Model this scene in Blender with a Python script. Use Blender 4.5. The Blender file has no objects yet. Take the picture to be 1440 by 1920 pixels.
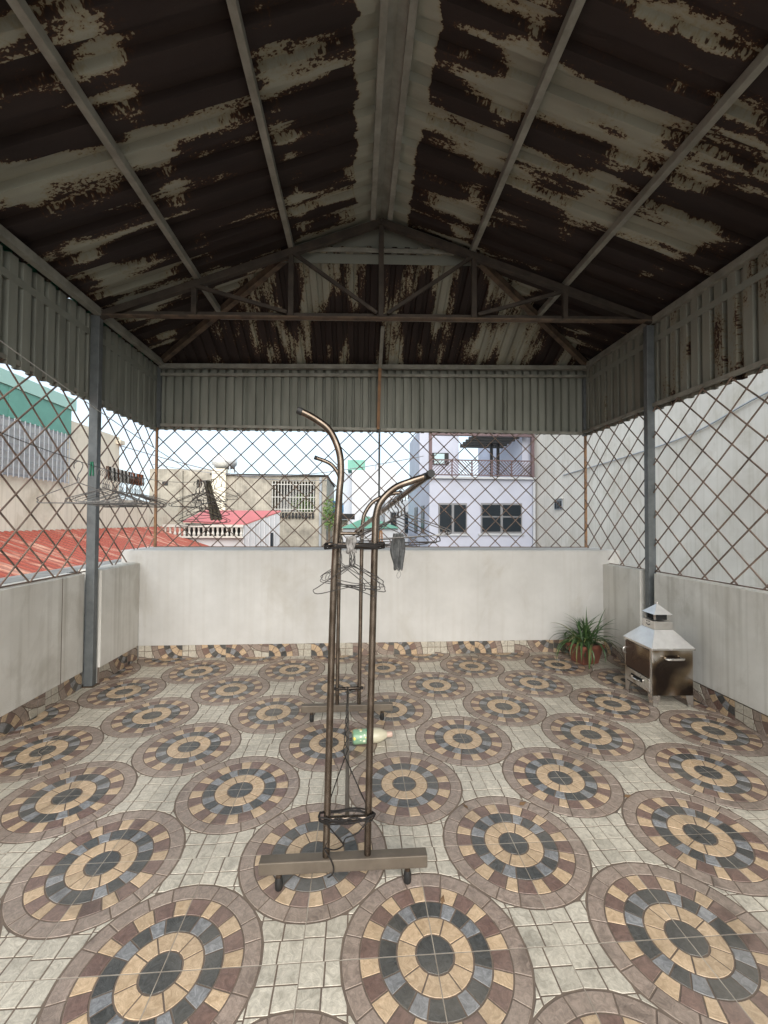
import bpy, bmesh, math, random
from mathutils import Vector, Matrix
random.seed(7)
R = math.radians
sc = bpy.context.scene
COL = sc.collection

# ------------------------------------------------------------------ camera
cd = bpy.data.cameras.new('camera'); cam = bpy.data.objects.new('camera', cd); COL.objects.link(cam)
cd.sensor_fit = 'HORIZONTAL'; cd.sensor_width = 36.0; cd.lens = 36.0 * 763.35 / 1440.0
cd.clip_start = 0.05; cd.clip_end = 1500
yaw, pitch, roll = 0.06606, 0.02164, 0.00527
fw = Vector((math.sin(yaw)*math.cos(pitch), math.cos(yaw)*math.cos(pitch), math.sin(pitch)))
rt = Vector((math.cos(yaw), -math.sin(yaw), 0)); up = rt.cross(fw)
r2 = rt*math.cos(roll) + up*math.sin(roll); u2 = -rt*math.sin(roll) + up*math.cos(roll)
m = Matrix((r2, u2, -fw)).transposed().to_4x4(); m.translation = Vector((-0.2434, -1.2439, 1.3061))
cam.matrix_world = m
sc.camera = cam

# ------------------------------------------------------------------ sky, sun, exposure
SUN_EL, SUN_AZ = 34.0, 177.0        # bright part of the overcast, behind the camera (compass from +y)
w = bpy.data.worlds.new('World'); sc.world = w; w.use_nodes = True
nt = w.node_tree; nt.nodes.clear()
sky = nt.nodes.new('ShaderNodeTexSky'); sky.sky_type = 'NISHITA'; sky.sun_disc = False
sky.sun_elevation = R(SUN_EL); sky.sun_rotation = R(SUN_AZ); sky.air_density = 1.0; sky.dust_density = 4.0; sky.ozone_density = 1.0
mixw = nt.nodes.new('ShaderNodeMix'); mixw.data_type = 'RGBA'; mixw.inputs[0].default_value = 0.6
mixw.inputs[7].default_value = (5.2, 6.1, 6.7, 1)          # even veil of pale cloud
bg = nt.nodes.new('ShaderNodeBackground'); bg.inputs[1].default_value = 0.085
wo = nt.nodes.new('ShaderNodeOutputWorld')
nt.links.new(sky.outputs[0], mixw.inputs[6]); nt.links.new(mixw.outputs[2], bg.inputs[0]); nt.links.new(bg.outputs[0], wo.inputs[0])
sl = bpy.data.lights.new('sun', 'SUN'); sl.energy = 1.5; sl.angle = R(72); sl.color = (1.0, 0.98, 0.95)
sun = bpy.data.objects.new('sun', sl); COL.objects.link(sun)
sd = Vector((math.sin(R(SUN_AZ))*math.cos(R(SUN_EL)), math.cos(R(SUN_AZ))*math.cos(R(SUN_EL)), math.sin(R(SUN_EL))))
sun.rotation_euler = sd.to_track_quat('Z', 'Y').to_euler(); sun.location = sd*30
vs = sc.view_settings; vs.view_transform = 'Standard'; vs.look = 'None'; vs.exposure = 1.56; vs.gamma = 1.0; vs.use_curve_mapping = False
sc.cycles.max_bounces = 5; sc.cycles.diffuse_bounces = 3; sc.cycles.glossy_bounces = 3; sc.cycles.use_denoising = True
sc.cycles.caustics_reflective = False; sc.cycles.caustics_refractive = False
sc.cycles.use_adaptive_sampling = True; sc.cycles.adaptive_threshold = 0.02

# ------------------------------------------------------------------ helpers
def tag(o, label=None, cat=None, group=None, kind=None):
    if label: o['label'] = label
    if cat: o['category'] = cat; o['kind'] = 'thing'
    if group: o['group'] = group
    if kind: o['kind'] = kind
    return o
def thing(name, label, cat, loc=(0,0,0), rz=0, group=None):
    o = bpy.data.objects.new(name, None); COL.objects.link(o); o.empty_display_size = .1
    o.location = loc; o.rotation_euler = (0,0,rz)
    return tag(o, label, cat, group)
def link(name, me, parent=None, world=True):
    o = bpy.data.objects.new(name, me); COL.objects.link(o)
    if parent:
        o.parent = parent
        if world and parent.type == 'EMPTY':
            p = parent; mt = Matrix()
            while p is not None:
                mt = (Matrix.Translation(p.location) @ Matrix.Rotation(p.rotation_euler[2], 4, 'Z')) @ mt if p.type == 'EMPTY' else mt
                p = p.parent
            o.matrix_parent_inverse = mt.inverted()
    return o
class MB:
    """collects shapes, builds ONE mesh"""
    def __init__(s): s.v=[]; s.f=[]; s.m=[]; s.uv=[]; s.hasuv=False
    def add(s, v, f, mi=0):
        o=len(s.v); s.v+= [tuple(p) for p in v]; s.f += [tuple(i+o for i in q) for q in f]; s.m += [mi]*len(f); return s
    def box(s, x0,x1,y0,y1,z0,z1, mi=0):
        return s.add([(x0,y0,z0),(x1,y0,z0),(x1,y1,z0),(x0,y1,z0),(x0,y0,z1),(x1,y0,z1),(x1,y1,z1),(x0,y1,z1)],
                     [(3,2,1,0),(4,5,6,7),(0,1,5,4),(1,2,6,5),(2,3,7,6),(3,0,4,7)], mi)
    def beam(s, a, b, wd, ht, upv=(0,0,1), mi=0):
        a=Vector(a); b=Vector(b); d=(b-a).normalized(); u=Vector(upv); sd_=d.cross(u)
        if sd_.length<1e-5: sd_=d.cross(Vector((0,1,0)))
        sd_.normalize(); u=sd_.cross(d).normalized(); sd_*=wd/2; u*=ht/2
        v=[a-sd_-u,a+sd_-u,a+sd_+u,a-sd_+u,b-sd_-u,b+sd_-u,b+sd_+u,b-sd_+u]
        return s.add(v,[(0,1,2,3),(7,6,5,4),(0,4,5,1),(1,5,6,2),(2,6,7,3),(3,7,4,0)],mi)
    def tube(s, pts, rad, n=8, closed=False, mi=0):
        pts=[Vector(p) for p in pts]; N=len(pts); rr = rad if isinstance(rad,(list,tuple)) else [rad]*N
        tang=[]
        for i in range(N):
            a=pts[(i-1)%N] if (closed or i>0) else pts[i]; b=pts[(i+1)%N] if (closed or i<N-1) else pts[i]
            t=(b-a); tang.append(t.normalized() if t.length>1e-9 else Vector((0,0,1)))
        u=tang[0].orthogonal().normalized(); vs_=[]
        for i in range(N):
            t=tang[i]; u=(u-t*u.dot(t)); u = u.normalized() if u.length>1e-6 else t.orthogonal().normalized()
            v_=t.cross(u)
            for k in range(n):
                a=2*math.pi*k/n; vs_.append(pts[i]+(u*math.cos(a)+v_*math.sin(a))*rr[i])
        fs=[]
        for i in range(N if closed else N-1):
            j=(i+1)%N
            for k in range(n): fs.append((i*n+k,i*n+(k+1)%n,j*n+(k+1)%n,j*n+k))
        if not closed: fs.append(tuple(range(n-1,-1,-1))); fs.append(tuple((N-1)*n+k for k in range(n)))
        return s.add(vs_,fs,mi)
    def lathe(s, prof, n=24, c=(0,0,0), axis=None, mi=0):
        vs_=[]; fs=[]
        for (r_,z_) in prof:
            for k in range(n):
                a=2*math.pi*k/n; vs_.append(Vector((r_*math.cos(a), r_*math.sin(a), z_)))
        for i in range(len(prof)-1):
            for k in range(n): fs.append((i*n+k,i*n+(k+1)%n,(i+1)*n+(k+1)%n,(i+1)*n+k))
        fs.append(tuple(range(n-1,-1,-1))); fs.append(tuple((len(prof)-1)*n+k for k in range(n)))
        q = Vector(axis).to_track_quat('Z','Y') if axis is not None else None
        vs_=[(q@p if q else p)+Vector(c) for p in vs_]
        return s.add(vs_,fs,mi)
    def mesh(s, name, mats, smooth=False, bevel=0, fix=True):
        me=bpy.data.meshes.new(name); me.from_pydata(s.v,[],s.f)
        for mt in (mats if isinstance(mats,(list,tuple)) else [mats]): me.materials.append(mt)
        me.polygons.foreach_set('material_index', s.m)
        if bevel or fix:
            bm=bmesh.new(); bm.from_mesh(me)
            if fix: bmesh.ops.recalc_face_normals(bm, faces=bm.faces[:])
            if bevel: bmesh.ops.bevel(bm, geom=bm.edges[:], offset=bevel, segments=2, affect='EDGES', profile=.6, clamp_overlap=True)
            bm.to_mesh(me); bm.free()
        if smooth:
            me.polygons.foreach_set('use_smooth',[True]*len(me.polygons))
            try: me.set_sharp_from_angle(angle=R(40))
            except Exception: pass
        me.update(); return me
    def build(s, name, mats, parent=None, smooth=False, bevel=0, world=True):
        return link(name, s.mesh(name, mats, smooth, bevel), parent, world)

def smooth_path(pts,n=6):
    P_=[Vector(p) for p in pts]; out=[]
    for i in range(len(P_)-1):
        p0=P_[max(i-1,0)];p1=P_[i];p2=P_[i+1];p3=P_[min(i+2,len(P_)-1)]
        for k in range(n):
            t=k/n; out.append(.5*((2*p1)+(-p0+p2)*t+(2*p0-5*p1+4*p2-p3)*t*t+(-p0+3*p1-3*p2+p3)*t*t*t))
    out.append(P_[-1]); return out

# ------------------------------------------------------------------ materials
def mat(name, col, rough=.6, metal=0.0, col2=None, scale=6.0, detail=5, mix=(.35,.65), bump=0.0, bscale=60, stretch=(1,1,1), spec=.5, coord='pos', streak=None, stain=None):
    """principled + noise between two colours; streak=(colour, amount): vertical run marks"""
    mt=bpy.data.materials.new(name); mt.use_nodes=True; t=mt.node_tree; n=t.nodes; b=n['Principled BSDF']
    b.inputs['Roughness'].default_value=rough; b.inputs['Metallic'].default_value=metal; b.inputs['Specular IOR Level'].default_value=spec
    if coord=='pos':
        g=n.new('ShaderNodeNewGeometry'); src=g.outputs['Position']
    else:
        g=n.new('ShaderNodeTexCoord'); src=g.outputs['Object']
    mp=n.new('ShaderNodeMapping'); mp.inputs['Scale'].default_value=stretch; t.links.new(src,mp.inputs[0])
    out=None
    if col2:
        nz=n.new('ShaderNodeTexNoise'); nz.inputs['Scale'].default_value=scale; nz.inputs['Detail'].default_value=min(detail,4); nz.inputs['Roughness'].default_value=.62
        t.links.new(mp.outputs[0],nz.inputs[0])
        rp=n.new('ShaderNodeValToRGB'); rp.color_ramp.elements[0].position=mix[0]; rp.color_ramp.elements[1].position=mix[1]
        rp.color_ramp.elements[0].color=(*col,1); rp.color_ramp.elements[1].color=(*col2,1)
        t.links.new(nz.outputs[0],rp.inputs[0]); out=rp.outputs[0]
    else:
        b.inputs['Base Color'].default_value=(*col,1)
    if streak:
        m2=n.new('ShaderNodeMapping'); m2.inputs['Scale'].default_value=(22,22,.7); t.links.new(src,m2.inputs[0])
        z2=n.new('ShaderNodeTexNoise'); z2.inputs['Scale'].default_value=1.0; z2.inputs['Detail'].default_value=2.5; t.links.new(m2.outputs[0],z2.inputs[0])
        r2_=n.new('ShaderNodeValToRGB'); r2_.color_ramp.elements[0].position=.5; r2_.color_ramp.elements[1].position=.78
        r2_.color_ramp.elements[0].color=(0,0,0,1); r2_.color_ramp.elements[1].color=(1,1,1,1); t.links.new(z2.outputs[0],r2_.inputs[0])
        ml=n.new('ShaderNodeMath'); ml.operation='MULTIPLY'; ml.inputs[1].default_value=streak[1]; t.links.new(r2_.outputs[0],ml.inputs[0])
        mx=n.new('ShaderNodeMix'); mx.data_type='RGBA'; mx.inputs[7].default_value=(*streak[0],1)
        t.links.new(ml.outputs[0],mx.inputs[0])
        if out: t.links.new(out,mx.inputs[6])
        else: mx.inputs[6].default_value=(*col,1)
        out=mx.outputs[2]
    if stain:
        m3=n.new('ShaderNodeMapping'); m3.inputs['Scale'].default_value=(1.6,1.6,1.1); t.links.new(src,m3.inputs[0])
        z3=n.new('ShaderNodeTexNoise'); z3.inputs['Scale'].default_value=1.3; z3.inputs['Detail'].default_value=5; z3.inputs['Roughness'].default_value=.68; z3.inputs['Distortion'].default_value=.6; t.links.new(m3.outputs[0],z3.inputs[0])
        r3=n.new('ShaderNodeValToRGB'); r3.color_ramp.elements[0].position=.54; r3.color_ramp.elements[1].position=.74
        r3.color_ramp.elements[0].color=(0,0,0,1); r3.color_ramp.elements[1].color=(1,1,1,1); t.links.new(z3.outputs[0],r3.inputs[0])
        ml=n.new('ShaderNodeMath'); ml.operation='MULTIPLY'; ml.inputs[1].default_value=stain[1]; t.links.new(r3.outputs[0],ml.inputs[0])
        mx=n.new('ShaderNodeMix'); mx.data_type='RGBA'; mx.inputs[7].default_value=(*stain[0],1); t.links.new(ml.outputs[0],mx.inputs[0])
        if out: t.links.new(out,mx.inputs[6])
        else: mx.inputs[6].default_value=(*col,1)
        out=mx.outputs[2]
    if out: t.links.new(out,b.inputs['Base Color'])
    if bump:
        nb=n.new('ShaderNodeTexNoise'); nb.inputs['Scale'].default_value=bscale; nb.inputs['Detail'].default_value=1.5; t.links.new(src,nb.inputs[0])
        bp=n.new('ShaderNodeBump'); bp.inputs['Strength'].default_value=bump; bp.inputs['Distance'].default_value=.01
        t.links.new(nb.outputs[0],bp.inputs['Height']); t.links.new(bp.outputs[0],b.inputs['Normal'])
    return mt

def stone_mat(name, c1, c2, rough=.42):
    """glazed stone-look ceramic: veins, fine speckle, a thin film of dust"""
    mt=bpy.data.materials.new(name); mt.use_nodes=True; t=mt.node_tree; n=t.nodes; b=n['Principled BSDF']
    g=n.new('ShaderNodeNewGeometry'); P=g.outputs['Position']
    a=n.new('ShaderNodeTexNoise'); a.inputs['Scale'].default_value=34; a.inputs['Detail'].default_value=4; a.inputs['Roughness'].default_value=.75; a.inputs['Distortion'].default_value=1.6; t.links.new(P,a.inputs[0])
    rp=n.new('ShaderNodeValToRGB'); rp.color_ramp.elements[0].position=.36; rp.color_ramp.elements[1].position=.64
    rp.color_ramp.elements[0].color=(*c1,1); rp.color_ramp.elements[1].color=(*c2,1); t.links.new(a.outputs[0],rp.inputs[0])
    d=n.new('ShaderNodeTexNoise'); d.inputs['Scale'].default_value=1.7; d.inputs['Detail'].default_value=3; d.inputs['Roughness'].default_value=.65; t.links.new(P,d.inputs[0])
    dr=n.new('ShaderNodeMapRange'); dr.inputs[1].default_value=.4; dr.inputs[2].default_value=.75; dr.inputs[3].default_value=.05; dr.inputs[4].default_value=.29; t.links.new(d.outputs[0],dr.inputs[0])
    mx=n.new('ShaderNodeMix'); mx.data_type='RGBA'; mx.inputs[7].default_value=(.40,.355,.295,1)
    t.links.new(dr.outputs[0],mx.inputs[0]); t.links.new(rp.outputs[0],mx.inputs[6])
    oi=n.new('ShaderNodeObjectInfo'); vr=n.new('ShaderNodeMapRange'); vr.inputs[3].default_value=.86; vr.inputs[4].default_value=1.06; t.links.new(oi.outputs['Random'],vr.inputs[0])      # tile-to-tile shade
    gs_=n.new('ShaderNodeTexNoise'); gs_.inputs['Scale'].default_value=5.5; gs_.inputs['Detail'].default_value=3; gs_.inputs['Distortion'].default_value=1.0; t.links.new(P,gs_.inputs[0])
    gr=n.new('ShaderNodeMapRange'); gr.inputs[1].default_value=.58; gr.inputs[2].default_value=.74; gr.inputs[3].default_value=1.0; gr.inputs[4].default_value=.66; t.links.new(gs_.outputs[0],gr.inputs[0])   # grimy spots
    mm_=n.new('ShaderNodeMath'); mm_.operation='MULTIPLY'; t.links.new(vr.outputs[0],mm_.inputs[0]); t.links.new(gr.outputs[0],mm_.inputs[1])
    m4=n.new('ShaderNodeMix'); m4.data_type='RGBA'; m4.blend_type='MULTIPLY'; m4.inputs[0].default_value=1; t.links.new(mx.outputs[2],m4.inputs[6]); t.links.new(mm_.outputs[0],m4.inputs[7]); t.links.new(m4.outputs[2],b.inputs['Base Color'])
    rr=n.new('ShaderNodeMapRange'); rr.inputs[1].default_value=.3; rr.inputs[2].default_value=.7; rr.inputs[3].default_value=rough-.2; rr.inputs[4].default_value=rough+.06; t.links.new(d.outputs[0],rr.inputs[0]); t.links.new(rr.outputs[0],b.inputs['Roughness'])
    bp=n.new('ShaderNodeBump'); bp.inputs['Strength'].default_value=.4; bp.inputs['Distance'].default_value=.004; t.links.new(a.outputs[0],bp.inputs['Height']); t.links.new(bp.outputs[0],b.inputs['Normal'])
    return mt

def rust_sheet(name, paint, thr, stretch=(1.0,3.0), margin=.0, moff=0.0, rough=.6, seed=0.0, rib=(.2,0,.35)):
    """old painted corrugated steel: rust eats the paint in patches drawn out along the ribs (uv.x = along the ribs, metres)"""
    mt=bpy.data.materials.new(name); mt.use_nodes=True; t=mt.node_tree; n=t.nodes; b=n['Principled BSDF']
    uv=n.new('ShaderNodeUVMap'); sx=n.new('ShaderNodeSeparateXYZ'); t.links.new(uv.outputs[0],sx.inputs[0])
    def mapn(sc3, scale, detail, rough_=.6, dist=0):
        mp=n.new('ShaderNodeMapping'); mp.inputs['Scale'].default_value=sc3; mp.inputs['Location'].default_value=(seed,seed*1.7,seed*.3); t.links.new(uv.outputs[0],mp.inputs[0])
        z=n.new('ShaderNodeTexNoise'); z.inputs['Scale'].default_value=scale; z.inputs['Detail'].default_value=detail; z.inputs['Roughness'].default_value=rough_; z.inputs['Distortion'].default_value=dist
        t.links.new(mp.outputs[0],z.inputs[0]); return z.outputs[0]
    def M(op,a,b_):
        q=n.new('ShaderNodeMath'); q.operation=op
        for i,x in enumerate((a,b_)):
            if isinstance(x,(int,float)): q.inputs[i].default_value=x
            else: t.links.new(x,q.inputs[i])
        return q.outputs[0]
    A1=mapn((stretch[0],stretch[1],1),1.0,2.0,.55,.25)
    A2=mapn((.75,1.7,1),1.0,1.0,.5,.0)
    A=M('ADD',M('MULTIPLY',A1,.62),M('MULTIPLY',A2,.42)); 
    rb=M('PINGPONG',M('ADD',sx.outputs[1],rib[1]),rib[0]/2); A=M('ADD',A,M('MULTIPLY',M('SUBTRACT',rb,rib[0]/4),rib[2]))
    B=mapn((46,74,1),1.0,2,.6)
    Cn=mapn((2.6,22,1),1.0,2,.6)
    v=M('ADD',A,M('MULTIPLY',M('SUBTRACT',B,.5),.19)); v=M('ADD',v,M('MULTIPLY',M('SUBTRACT',Cn,.5),.16))
    if margin:
        k0=n.new('ShaderNodeMapRange'); k0.inputs[1].default_value=.13; k0.inputs[2].default_value=.24; k0.inputs[3].default_value=.5; k0.inputs[4].default_value=0; t.links.new(sx.outputs[0],k0.inputs[0])
        v=M('SUBTRACT',v,k0.outputs[0])
    if margin:
        pp=M('PINGPONG',M('ADD',sx.outputs[0],moff),.375)          # distance to the nearest purlin
        k=n.new('ShaderNodeMapRange'); k.inputs[1].default_value=.02; k.inputs[2].default_value=.13; k.inputs[3].default_value=margin; k.inputs[4].default_value=0; t.links.new(pp,k.inputs[0])
        v=M('SUBTRACT',v,k.outputs[0])
    rp=n.new('ShaderNodeValToRGB'); cr=rp.color_ramp; e=cr.elements
    dark=(.036,.026,.0235,1); red=(.10,.05,.028,1)
    e[0].position=thr-.05; e[0].color=(*paint,1); e[1].position=thr; e[1].color=(paint[0]*.9,paint[1]*.8,paint[2]*.66,1)
    x=cr.elements.new(thr+.006); x.color=red; x=cr.elements.new(thr+.02); x.color=(.05,.029,.021,1); x=cr.elements.new(thr+.045); x.color=dark
    t.links.new(v,rp.inputs[0])
    D=mapn((1.2,7,1),1.0,2.5,.65)
    dm=n.new('ShaderNodeMapRange'); dm.inputs[1].default_value=.3; dm.inputs[2].default_value=.7; dm.inputs[3].default_value=.72; dm.inputs[4].default_value=1.08; t.links.new(D,dm.inputs[0])
    mu=n.new('ShaderNodeMix'); mu.data_type='RGBA'; mu.blend_type='MULTIPLY'; mu.inputs[0].default_value=1; t.links.new(rp.outputs[0],mu.inputs[6]); t.links.new(dm.outputs[0],mu.inputs[7])
    t.links.new(mu.outputs[2],b.inputs['Base Color'])
    b.inputs['Roughness'].default_value=rough; b.inputs['Specular IOR Level'].default_value=.18
    bp=n.new('ShaderNodeBump'); bp.inputs['Strength'].default_value=.3; bp.inputs['Distance'].default_value=.004; t.links.new(B,bp.inputs['Height']); t.links.new(bp.outputs[0],b.inputs['Normal'])
    return mt

M = {}
M['plaster']=mat('white_plaster',(.60,.592,.57),.75,col2=(.52,.512,.49),scale=2.2,detail=6,bump=.12,bscale=130,streak=((.42,.39,.34),.24),stain=((.40,.37,.31),.5))
M['plaster_side']=mat('streaked_plaster',(.77,.755,.71),.75,col2=(.64,.62,.57),scale=2.2,detail=6,bump=.15,bscale=130,streak=((.36,.335,.285),.5),stain=((.36,.33,.27),.55))  # streaked, and paler than the back wall: missing side light put into the colour
M['coping']=mat('worn_plaster_edge',(.60,.57,.50),.8,col2=(.36,.33,.28),scale=9,bump=.3,bscale=60)
M['tan']=stone_mat('tan_stone',(.64,.475,.31),(.43,.30,.18))
M['brown']=stone_mat('brown_stone',(.215,.13,.106),(.115,.068,.057))
M['dark']=stone_mat('dark_slate',(.070,.074,.074),(.030,.033,.034),.36)
M['blue']=stone_mat('blue_slate',(.30,.31,.325),(.14,.148,.16),.38)
M['mauve']=stone_mat('mauve_stone',(.37,.29,.24),(.20,.153,.126))
M['beige']=stone_mat('beige_stone',(.64,.595,.50),(.40,.37,.305))
M['grout']=mat('grout',(.17,.13,.10),.85,col2=(.13,.10,.08),scale=14)
M['slab']=mat('concrete_slab',(.32,.31,.29),.9,col2=(.24,.23,.21),scale=3,bump=.2)
PAINT=(.33,.33,.275)
M['roof_l']=rust_sheet('rusted_roof_paint',PAINT,.455,(1.15,6.2),.07,.06,seed=1.3)
M['roof_r']=rust_sheet('rusted_roof_paint_b',PAINT,.441,(1.15,6.2),.07,.06,seed=5.1)
M['hip']=rust_sheet('rusted_hip_paint',PAINT,.462,(1.2,3.8),0,seed=8.7,rib=(.11,0,.3))
M['valance']=rust_sheet('valance_paint',(.27,.28,.245),.95,(.9,2.2),0,seed=2.2)
M['valance_r']=rust_sheet('valance_paint_rusting',(.25,.25,.215),.64,(1.3,5.0),0,seed=3.75)
M['zinc']=mat('galvanised_steel',(.165,.18,.185),.55,.35,col2=(.125,.137,.142),scale=14,detail=3,bump=.05)
M['purlin']=mat('purlin_steel',(.33,.325,.285),.6,.15,col2=(.21,.205,.175),scale=7,detail=5)
M['rusty']=mat('rusty_steel',(.17,.118,.08),.8,.1,col2=(.075,.055,.042),scale=9,detail=6,bump=.2,bscale=90)
M['truss']=mat('brown_truss_steel',(.075,.058,.045),.7,.2,col2=(.04,.032,.026),scale=8,detail=5,bump=.15,bscale=80)
M['rod']=mat('rusty_rod',(.25,.18,.14),.8,.05,col2=(.11,.078,.063),scale=5,detail=5,bump=.15)
M['rod_orange']=mat('orange_rust_rod',(.36,.20,.10),.85,0,col2=(.22,.13,.08),scale=12,detail=4)
M['green_flash']=mat('green_painted_sheet',(.012,.13,.072),.5,0,col2=(.01,.09,.05),scale=5)
M['rack']=mat('worn_chrome_tube',(.20,.165,.135),.25,.9,col2=(.10,.078,.06),scale=16,detail=6)
M['rackbar']=mat('beige_metal_bar',(.15,.125,.097),.5,.3,col2=(.11,.09,.07),scale=10)
M['rubber']=mat('black_rubber',(.015,.015,.015),.6)
M['wire']=mat('dark_wire',(.016,.014,.013),.6,0,spec=.2)
M['hanger']=mat('hanger_wire',(.075,.07,.068),.45,.4)
M['hanger_dark']=mat('hanger_coated_wire',(.035,.03,.03),.45)
M['hanger_pale']=mat('hanger_pale_wire',(.20,.195,.19),.4,.5)

# ------------------------------------------------------------------ ground and floor
g=MB(); g.add([(-400,-300,-12),(400,-300,-12),(400,700,-12),(-400,700,-12)],[(0,1,2,3)])
tag(g.build('ground',mat('city_ground',(.16,.16,.155),.9,col2=(.24,.22,.19),scale=.08)),kind='structure')
fl=MB().box(-2.72,2.62,-4.6,3.28,-.32,-.016).build('floor',M['slab']); tag(fl,kind='structure')
hs=thing('apartment_house','white plastered block carrying the tiled roof terrace','building',(0,-.6,-12))
MB().box(-2.70,2.60,-4.58,3.26,-12,-.321).build('wall',M['plaster'],hs)

A_=.4; RO=A_*math.sqrt(.5)
def tile_pieces():
    """mosaic moulded on one 40 cm tile: quarter rosettes in two opposite corners, beige squares between. -> [(kind,material index,polygon)]"""
    out=[]; rnd=random.Random(11)
    rad=[0,.205*RO,.408*RO,.60*RO,.805*RO,.992*RO]; gp=.0023
    def wedge(ra,rb,a0,a1,first,last):
        ga=.0014 if first else gp; gb=.0014 if last else gp
        ra+=gp if ra>0 else 0; rb-=gp
        k=3 if rb<.13 else 4
        o=[]
        for i in range(k+1):
            x0=a0+ga/rb; x1=a1-gb/rb; a=x0+(x1-x0)*i/k; o.append((rb*math.cos(a),rb*math.sin(a)))
        if ra>0:
            for i in range(k,-1,-1):
                x0=a0+ga/ra; x1=a1-gb/ra; a=x0+(x1-x0)*i/k; o.append((ra*math.cos(a),ra*math.sin(a)))
        else: o.append((gp*.5,gp*.5))
        return o
    for c in (0,1):
        def put(kind,mi,poly):
            out.append((kind,mi,[(x,y) if c==0 else (A_-x,A_-y) for x,y in poly]))
        hp=math.pi/2
        put('centre_stone',2,wedge(0,rad[1],0,hp,1,1))
        def ring(ra,rb,cnt,jit,cols,kind):
            cut=[0]+[hp*(i+rnd.uniform(-jit,jit))/cnt for i in range(1,cnt)]+[hp]
            for i in range(cnt): put(kind,cols[i%len(cols)],wedge(ra,rb,cut[i],cut[i+1],i==0,i==cnt-1))
        ring(rad[1],rad[2],3,.16,[0],'wedge_stone')
        ring(rad[2],rad[3],5,.10,[2,3],'wedge_stone')
        ring(rad[3],rad[4],6,.16,[0,1],'wedge_stone')
        ring(rad[4],rad[5],5,.22,[4],'border_stone')
    # beige squares in the other two corners
    rows=[0]; 
    for i in range(1,6): rows.append(A_*(i+rnd.uniform(-.1,.1))/6)
    rows.append(A_)
    for j in range(6):
        off=rnd.uniform(-.25,.25)*(.6 if j else .3); xs=[0]+[A_*(i+off+rnd.uniform(-.12,.12))/6 for i in range(1,6)]+[A_]
        for i in range(6):
            x0=xs[i]+(gp if i else .0014); x1=xs[i+1]-(gp if i<5 else .0014); y0=rows[j]+(gp if j else .0014); y1=rows[j+1]-(gp if j<5 else .0014)
            poly=[(x0,y0),(x1,y0),(x1,y1),(x0,y1)]
            for cx,cy in ((0,0),(A_,A_)):
                for _ in range(2):
                    if not poly: break
                    mx=sum(p[0] for p in poly)/len(poly); my=sum(p[1] for p in poly)/len(poly)
                    ins=[p for p in poly if math.hypot(p[0]-cx,p[1]-cy)<RO+gp]
                    if not ins: break
                    d=math.hypot(mx-cx,my-cy); nx,ny=(mx-cx)/d,(my-cy)/d
                    q=[]
                    for a,b in zip(poly,poly[1:]+poly[:1]):
                        da=(a[0]-cx)*nx+(a[1]-cy)*ny-(RO+gp); db=(b[0]-cx)*nx+(b[1]-cy)*ny-(RO+gp)
                        if da>=0: q.append(a)
                        if (da<0)!=(db<0):
                            s_=da/(da-db); q.append((a[0]+(b[0]-a[0])*s_,a[1]+(b[1]-a[1])*s_))
                    poly=q
            if len(poly)>2:
                ar=abs(sum(a[0]*b[1]-b[0]*a[1] for a,b in zip(poly,poly[1:]+poly[:1])))/2
                if ar>7e-5: out.append(('square_stone',5,poly))
    return out
TP=tile_pieces(); M['joint']=mat('pale_tile_joint',(.40,.36,.30),.85,col2=(.24,.20,.16),scale=6)
TM=[M['tan'],M['brown'],M['dark'],M['blue'],M['mauve'],M['beige'],M['grout'],M['joint']]
def extr(mb,poly,mi,z0=-.0016,z1=0.0):
    n=len(poly); cx=sum(p[0] for p in poly)/n; cy=sum(p[1] for p in poly)/n
    ar=sum(a[0]*b[1]-b[0]*a[1] for a,b in zip(poly,poly[1:]+poly[:1]))
    if ar<0: poly=poly[::-1]
    lo=[(x,y,z0) for x,y in poly]; hi=[]
    for x,y in poly:
        d=math.hypot(x-cx,y-cy) or 1; k=1-.0009/d; hi.append((cx+(x-cx)*k,cy+(y-cy)*k,z1))
    mb.add(lo+hi,[tuple(range(n,2*n))]+[(i,(i+1)%n,n+(i+1)%n,n+i) for i in range(n)],mi)
def cen(poly): return [(x-A_/2,y-A_/2) for x,y in poly]
full=MB(); full.box(-A_/2+.0005,A_/2-.0005,-A_/2+.0005,A_/2-.0005,-.0155,-.0016,6)
for k,mi,po in TP: extr(full,cen(po),mi)
def edging(mb,mi):
    h=A_/2; e=.0015; z=-.0006
    for v in ([(-h,-h),(h,-h),(h,-h+e),(-h,-h+e)],[(-h,h-e),(h,h-e),(h,h),(-h,h)],[(-h,-h+e),(-h+e,-h+e),(-h+e,h-e),(-h,h-e)],[(h-e,-h+e),(h,-h+e),(h,h-e),(h-e,h-e)]):
        mb.add([(x,y,z) for x,y in v],[(0,1,2,3)],mi)
edging(full,7)
tile_full=full.mesh('tile',TM,fix=False)
tb=MB().box(-A_/2+.0005,A_/2-.0005,-A_/2+.0005,A_/2-.0005,-.0155,-.0016); edging(tb,1); tile_base=tb.mesh('tile_base',[M['grout'],M['joint']],fix=False)
pm=[]
for k,mi,po in TP:
    b_=MB(); extr(b_,cen(po),0); pm.append((k,b_.mesh(k,TM[mi],fix=False)))
for j in range(-11,7):
    for i in range(-6,6):
        near = (j==0 and -4<=i<=2) or (j==-1 and -3<=i<=1)
        o=link('tile', tile_base if near else tile_full, fl, False)
        o.location=((i+.5)*A_,(j+.5)*A_,0)
        rot=0 if (i+j)%2==0 else math.pi/2
        if random.random()<.5: rot+=math.pi
        o.rotation_euler=(0,0,rot)
        if near:
            for k,me in pm: link(k,me,o,False)

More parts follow.
